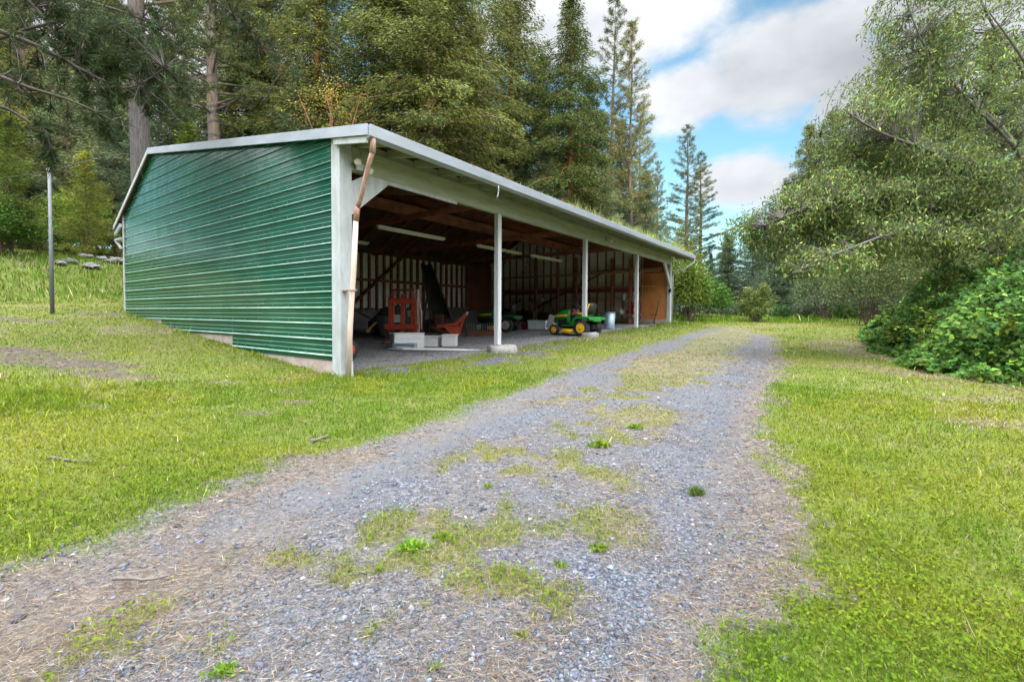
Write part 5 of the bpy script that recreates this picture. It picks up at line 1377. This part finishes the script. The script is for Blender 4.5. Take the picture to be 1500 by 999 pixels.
# clover and small broad weeds in the near lawns
def clover(n, r0, r1, seed, size, want):
    x, y, rr, r = polar(n, r0, r1, seed)
    gv, sw, gr, br, n1, n2, n3, u, v, road, green = masks(x, y)
    pr = gr*np.clip(.75+1.6*n1+1.2*n2, 0, 1)*np.where(road > .5, .5, 1)
    k = (r.random(n) < pr) & ~((u > -.05) & (v > .3)); x, y, rr, n1, n2, n3 = (q[k] for q in (x, y, rr, n1, n2, n3)); n = len(x)
    s = (size*r.uniform(.55, 1.35, n)*(1+.05*rr))[:, None]
    z = HG(x, y)+r.uniform(.006, .05, n)*(.6+1.2*np.clip(n2+.4, 0, 1))
    c = np.stack([x, y, z], 1); nr = nrm(np.array([0, 0, 1])+r.normal(0, .5, (n, 3)))
    a = nrm(np.cross(nr, r.standard_normal((n, 3)))); b = np.cross(nr, a)
    V = np.stack([c-a*s*.9, c-a*s*.1+b*s*.62, c+a*s*.9+b*s*.4-nr*s*.15, c+a*s*.9-b*s*.4-nr*s*.15, c-a*s*.1-b*s*.62], 1).reshape(-1, 3)
    o = np.arange(n)*5; F = np.concatenate([np.stack([o, o+1, o+2], 1), np.stack([o, o+2, o+3], 1), np.stack([o, o+3, o+4], 1)])
    mix = np.clip(.3+1.4*n3+1.2*n1+r.normal(0, .25, n), 0, 1)[:, None]
    tn = np.clip((np.array([.08, .150, .009])*(1-mix)+np.array([.14, .19, .013])*mix)*np.exp(.16*r.standard_normal((n, 1))), .01, .6)
    return V, F, np.repeat(tn, 5, 0)
emit('clover', [clover(140000, 1.35, 9, 111, .0072, 1)], MT['grass'], 'small round leaved clover and weeds in the near lawn', 'ground cover')
# straw and dead needles
x, y, rr, r = polar(260000, 1.25, 13, 121)
gv, sw, gr, br, *_ = masks(x, y)
k = r.random(len(x)) < np.clip(sw*.95+gv*np.clip(.12+1.3*_[0]+.9*_[1], .03, .6)+br*.5, 0, 1)*np.where((_[4] > -.05) & (_[5] > .3), .1, 1); x, y, rr = x[k], y[k], rr[k]; n = len(x)
c = np.stack([x, y, HG(x, y)+r.uniform(.004, .016, n)], 1); d = r.standard_normal((n, 3))*np.array([1, .7, .14])
tn = np.clip(np.where(r.random((n, 1)) < .55, np.array([[.27, .22, .155]]), np.array([[.14, .095, .07]]))*np.exp(.3*r.standard_normal((n, 1))), .01, .7)
emit('dry_straw', [kites(c, d, r.uniform(.02, .075, n)*(1+.06*rr), np.maximum(.0016, rr*.0007), r, tn)], MT['grass'], 'dead straw and brown needles strewn over the gravel', 'straw')
# loose stones
ico = np.array([[1, 0, 0], [-1, 0, 0], [0, 1, 0], [0, -1, 0], [0, 0, 1], [0, 0, -1]], float)
fo = np.array([[0, 2, 4], [2, 1, 4], [1, 3, 4], [3, 0, 4], [2, 0, 5], [1, 2, 5], [3, 1, 5], [0, 3, 5]])
x, y, rr, r = polar(330000, 1.25, 22, 131)
gv, sw, gr, br, n1, n2, n3, u, v, road, green = masks(x, y)
k = r.random(len(x)) < gv*(.95-.6*sw)*(1-.85*masks.track)*np.clip(.62+1.2*n1+.9*n2, .12, 1); x, y, rr = x[k], y[k], rr[k]; n = len(x)
s = .0034*np.exp(.45*r.standard_normal(n))*(1+.10*rr); s = np.where(r.random(n) < .012, s*2.2, s); s = np.minimum(s, .017)
V = ico[None]*(1+.25*r.standard_normal((n, 6, 3)))*s[:, None, None]*np.array([1.25, 1.0, .62])
V[:, :, :2] += .35*s[:, None, None]*r.standard_normal((n, 6, 2))
a = r.uniform(0, 6.28, n); ca, sa = np.cos(a)[:, None], np.sin(a)[:, None]
V = np.stack([V[:, :, 0]*ca-V[:, :, 1]*sa, V[:, :, 0]*sa+V[:, :, 1]*ca, V[:, :, 2]], -1)+np.stack([x, y, HG(x, y)+s*.22], 1)[:, None]
F = (fo[None]+6*np.arange(n)[:, None, None]).reshape(-1, 3)
g_ = np.exp(.38*r.standard_normal((n, 1))); tn = np.clip(np.array([.09, .102, .128])*g_*(1+.06*r.standard_normal((n, 3))), .02, .6)
wh = r.random(n) < .012; tn[wh] = .4
stm, nt, b = nt_new('loose_stone'); a_ = nt.nodes.new('ShaderNodeAttribute'); a_.attribute_name = 'tint'; nt.links.new(a_.outputs['Color'], b.inputs['Base Color']); b.inputs['Roughness'].default_value = .8; b.inputs['Specular IOR Level'].default_value = .3
emit('gravel_stones', [(V.reshape(-1, 3), F, np.repeat(tn, 6, 0))], stm, 'loose blue grey crushed stone on the drive', 'gravel')

# single weeds one can point at
def weed(px, py, s, lab, seed, broad=False, n=40, colr=(.13, .22, .02), cat='weed', name='weed'):
    r = np.random.default_rng(seed); n = n*3 if broad else n; g = ground(px, py); z = float(HG(np.array([g[0]]), np.array([g[1]]))[0])
    a = r.uniform(0, 6.28, n); el = r.uniform(.25, 1.2, n) if broad else r.uniform(.7, 1.5, n)
    d = np.stack([np.cos(a)*np.cos(el), np.sin(a)*np.cos(el), np.sin(el)], 1)
    sc = .19 if broad else .18; n_ = n
    c = np.stack([r.normal(0, sc*s*1.3, n), r.normal(0, sc*s, n), 0*a], 1)
    V, F, C = kites(c, d, s*r.uniform(.25, .8, n)*(.7 if broad else 1.2), s*(.13 if broad else .05), r, tints(r, n, colr, .22, .15))
    o = link(name, np_mesh(name, V, F, C), MT['grass'], None, (g[0], g[1], z)); return tag(o, lab, cat, 'single weeds in the gravel')
weed(1020, 722, .085, 'round dark green grass tuft on the right side of the gravel', 1, n=420, colr=(.085, .13, .025))
weed(605, 805, .12, 'bright green leafy weed patch in the middle of the drive', 2, True, 70)
weed(650, 790, .09, 'smaller leafy weed right beside the bright weed patch', 3, True, 50)
weed(875, 800, .09, 'leafy weed in the gravel right of the middle', 4, True, 34)
weed(820, 828, .06, 'small weed just left of the leafy weed on the right gravel', 5, True, 20)
weed(765, 930, .06, 'yellow green rosette near the bottom of the gravel', 6, True, 16, (.2, .24, .03))
weed(330, 985, .08, 'broad leaved weed at the bottom edge left of middle', 7, True, 30)
weed(880, 655, .16, 'flat green weed patch between the two tracks', 8, True, 60)
weed(930, 628, .13, 'green weed patch farther up between the tracks', 9, True, 50)
weed(640, 975, .06, 'small grey green rosette left of the bottom rosette', 10, True, 18, (.12, .18, .06))
weed(715, 715, .06, 'small green tuft left of the drive middle', 11, n=90)
weed(555, 835, .05, 'low clover tuft at the left end of the bright weed patch', 12, True, 24)
weed(575, 497, .55, 'tall grass sprout in front of the green ended white box', 13, n=18)
weed(553, 492, .6, 'single tall grass stalk left of the white box', 14, n=6)
weed(655, 500, .8, 'tall leaning grass stalks before the pale square box', 15, n=8, colr=(.2, .26, .05))
weed(470, 535, .5, 'tall weed growing against the green siding by the corner post', 16, n=22)
# ------------------------------------------------------------------ light
SUN_EL, SUN_AZ = R(13), R(180-18)      # azimuth measured from +Y towards +X; the sun stands behind the viewer
sd = Vector((math.sin(SUN_AZ)*math.cos(SUN_EL), math.cos(SUN_AZ)*math.cos(SUN_EL), math.sin(SUN_EL)))
su = bpy.data.lights.new('sun', 'SUN'); su.energy = 5.0; su.angle = R(.6); su.color = (1, .72, .38)
so = bpy.data.objects.new('sun', su); col.objects.link(so); so.rotation_euler = (-sd).to_track_quat('-Z', 'Y').to_euler(); so.location = (20, -60, 60)
w = bpy.data.worlds.new('World'); scene.world = w; w.use_nodes = True
nt = w.node_tree; nt.nodes.clear(); N, L = nt.nodes.new, nt.links.new
out = N('ShaderNodeOutputWorld'); bg = N('ShaderNodeBackground'); bg.inputs[1].default_value = .12
sky = N('ShaderNodeTexSky'); sky.sky_type = 'NISHITA'; sky.sun_disc = False; sky.sun_elevation = SUN_EL; sky.sun_rotation = SUN_AZ; sky.altitude = 600; sky.ozone_density = 2.0; sky.dust_density = .5
tc = N('ShaderNodeTexCoord'); D = tc.outputs['Generated']
sep = N('ShaderNodeSeparateXYZ'); L(D, sep.inputs[0])
def mth(op, a, b=None, c=None, clamp=False):
    x = N('ShaderNodeMath'); x.operation = op; x.use_clamp = clamp
    for i, q in enumerate((a, b, c)):
        if q is None: continue
        if isinstance(q, (int, float)): x.inputs[i].default_value = q
        else: L(q, x.inputs[i])
    return x.outputs[0]
az = mth('ARCTAN2', sep.outputs[0], sep.outputs[1]); el = mth('ARCSINE', sep.outputs[2])
mp = N('ShaderNodeMapping'); mp.inputs['Scale'].default_value = (3.0, 3.0, 5.0); L(D, mp.inputs[0])
n1_ = N('ShaderNodeTexNoise'); n1_.inputs['Scale'].default_value = 1.5; n1_.inputs['Detail'].default_value = 9; n1_.inputs['Roughness'].default_value = .58; L(mp.outputs[0], n1_.inputs['Vector'])
n2_ = N('ShaderNodeTexNoise'); n2_.inputs['Scale'].default_value = .8; n2_.inputs['Detail'].default_value = 4; L(mp.outputs[0], n2_.inputs['Vector'])
nz = mth('SUBTRACT', n1_.outputs[0], .5)
def blob(px, py, wx, wy):
    a0 = math.atan((px-750)/F_PX); e0 = math.atan((459-py)/F_PX*math.cos(a0))
    ra = wx/F_PX*math.cos(a0)**2; re = wy/F_PX*math.cos(a0)
    dx = mth('DIVIDE', mth('SUBTRACT', az, a0), ra); dy = mth('DIVIDE', mth('SUBTRACT', el, e0), re)
    return mth('SUBTRACT', 1.0, mth('SQRT', mth('ADD', mth('MULTIPLY', dx, dx), mth('MULTIPLY', dy, dy))))
acc = None
for bl in ((1140, 100, 210, 85), (1010, 140, 110, 55), (1085, 268, 105, 50), (870, 40, 240, 85), (1260, 120, 130, 90), (300, 120, 420, 150), (1180, 300, 60, 30), (1400, 60, 300, 160)):
    q = blob(*bl); acc = q if acc is None else mth('MAXIMUM', acc, q)
high = mth('SUBTRACT', mth('MULTIPLY', el, 2.6), 1.45)   # overcast towards the zenith
acc = mth('MAXIMUM', acc, high)
back = mth('MULTIPLY', mth('SUBTRACT', mth('ABSOLUTE', az), 1.1), .8)
acc = mth('MAXIMUM', acc, back)
cov = mth('ADD', acc, mth('MULTIPLY', nz, 1.5))
mk = N('ShaderNodeMapRange'); mk.interpolation_type = 'SMOOTHSTEP'; mk.inputs[1].default_value = -.02; mk.inputs[2].default_value = .42; L(cov, mk.inputs[0])
# cloud brightness: soft grey bellies, bright tops, brighter overhead
br = mth('ADD', .80, mth('MULTIPLY', mth('SUBTRACT', n2_.outputs[0], .5), 1.0)); br = mth('ADD', br, mth('MULTIPLY', nz, .5))
lift = mth('ADD', 1.0, mth('MULTIPLY', mth('MAXIMUM', mth('SUBTRACT', el, .55), 0.0), ZEN))
br = mth('MULTIPLY', br, lift)
br = mth('MULTIPLY', br, mth('ADD', 1.0, mth('MULTIPLY', mth('MINIMUM', mth('MAXIMUM', mth('SUBTRACT', mth('ABSOLUTE', az), 1.0), 0.0), .8), BACK)))
ch = N('ShaderNodeMix'); ch.data_type = 'RGBA'; ch.clamp_factor = True; L(mth('MULTIPLY', mth('SUBTRACT', br, .36), 1.7), ch.inputs[0])
ch.inputs[6].default_value = (CLOUD*.94, CLOUD*1.0, CLOUD*1.09, 1); ch.inputs[7].default_value = (CLOUD*1.02, CLOUD*1.05, CLOUD*1.10, 1)
cc = N('ShaderNodeMix'); cc.data_type = 'RGBA'; cc.blend_type = 'MULTIPLY'; cc.inputs[0].default_value = 1
L(ch.outputs[2], cc.inputs[6])
cb = N('ShaderNodeCombineColor'); [L(br, cb.inputs[i]) for i in range(3)]; L(cb.outputs[0], cc.inputs[7])
sk = N('ShaderNodeMix'); sk.data_type = 'RGBA'; sk.blend_type = 'MULTIPLY'; sk.inputs[0].default_value = 1; L(sky.outputs[0], sk.inputs[6]); sk.inputs[7].default_value = SKYMUL
mx = N('ShaderNodeMix'); mx.data_type = 'RGBA'; L(mk.outputs[0], mx.inputs[0]); L(sk.outputs[2], mx.inputs[6]); L(cc.outputs[2], mx.inputs[7])
L(mx.outputs[2], bg.inputs[0]); L(bg.outputs[0], out.inputs[0])
vs = scene.view_settings; scene.display_settings.display_device = 'sRGB'
vs.view_transform = 'Standard'; vs.look = 'None'; vs.gamma = 1; vs.use_curve_mapping = False; vs.exposure = EXPOSURE
scene.render.engine = 'CYCLES'
scene.cycles.max_bounces = 8; scene.cycles.diffuse_bounces = 5; scene.cycles.glossy_bounces = 2; scene.cycles.transmission_bounces = 3; scene.cycles.transparent_max_bounces = 4
scene.cycles.use_adaptive_sampling = True; scene.cycles.adaptive_threshold = .02
scene.cycles.use_denoising = True
try: scene.cycles.denoiser = 'OPENIMAGEDENOISE'
except Exception: pass
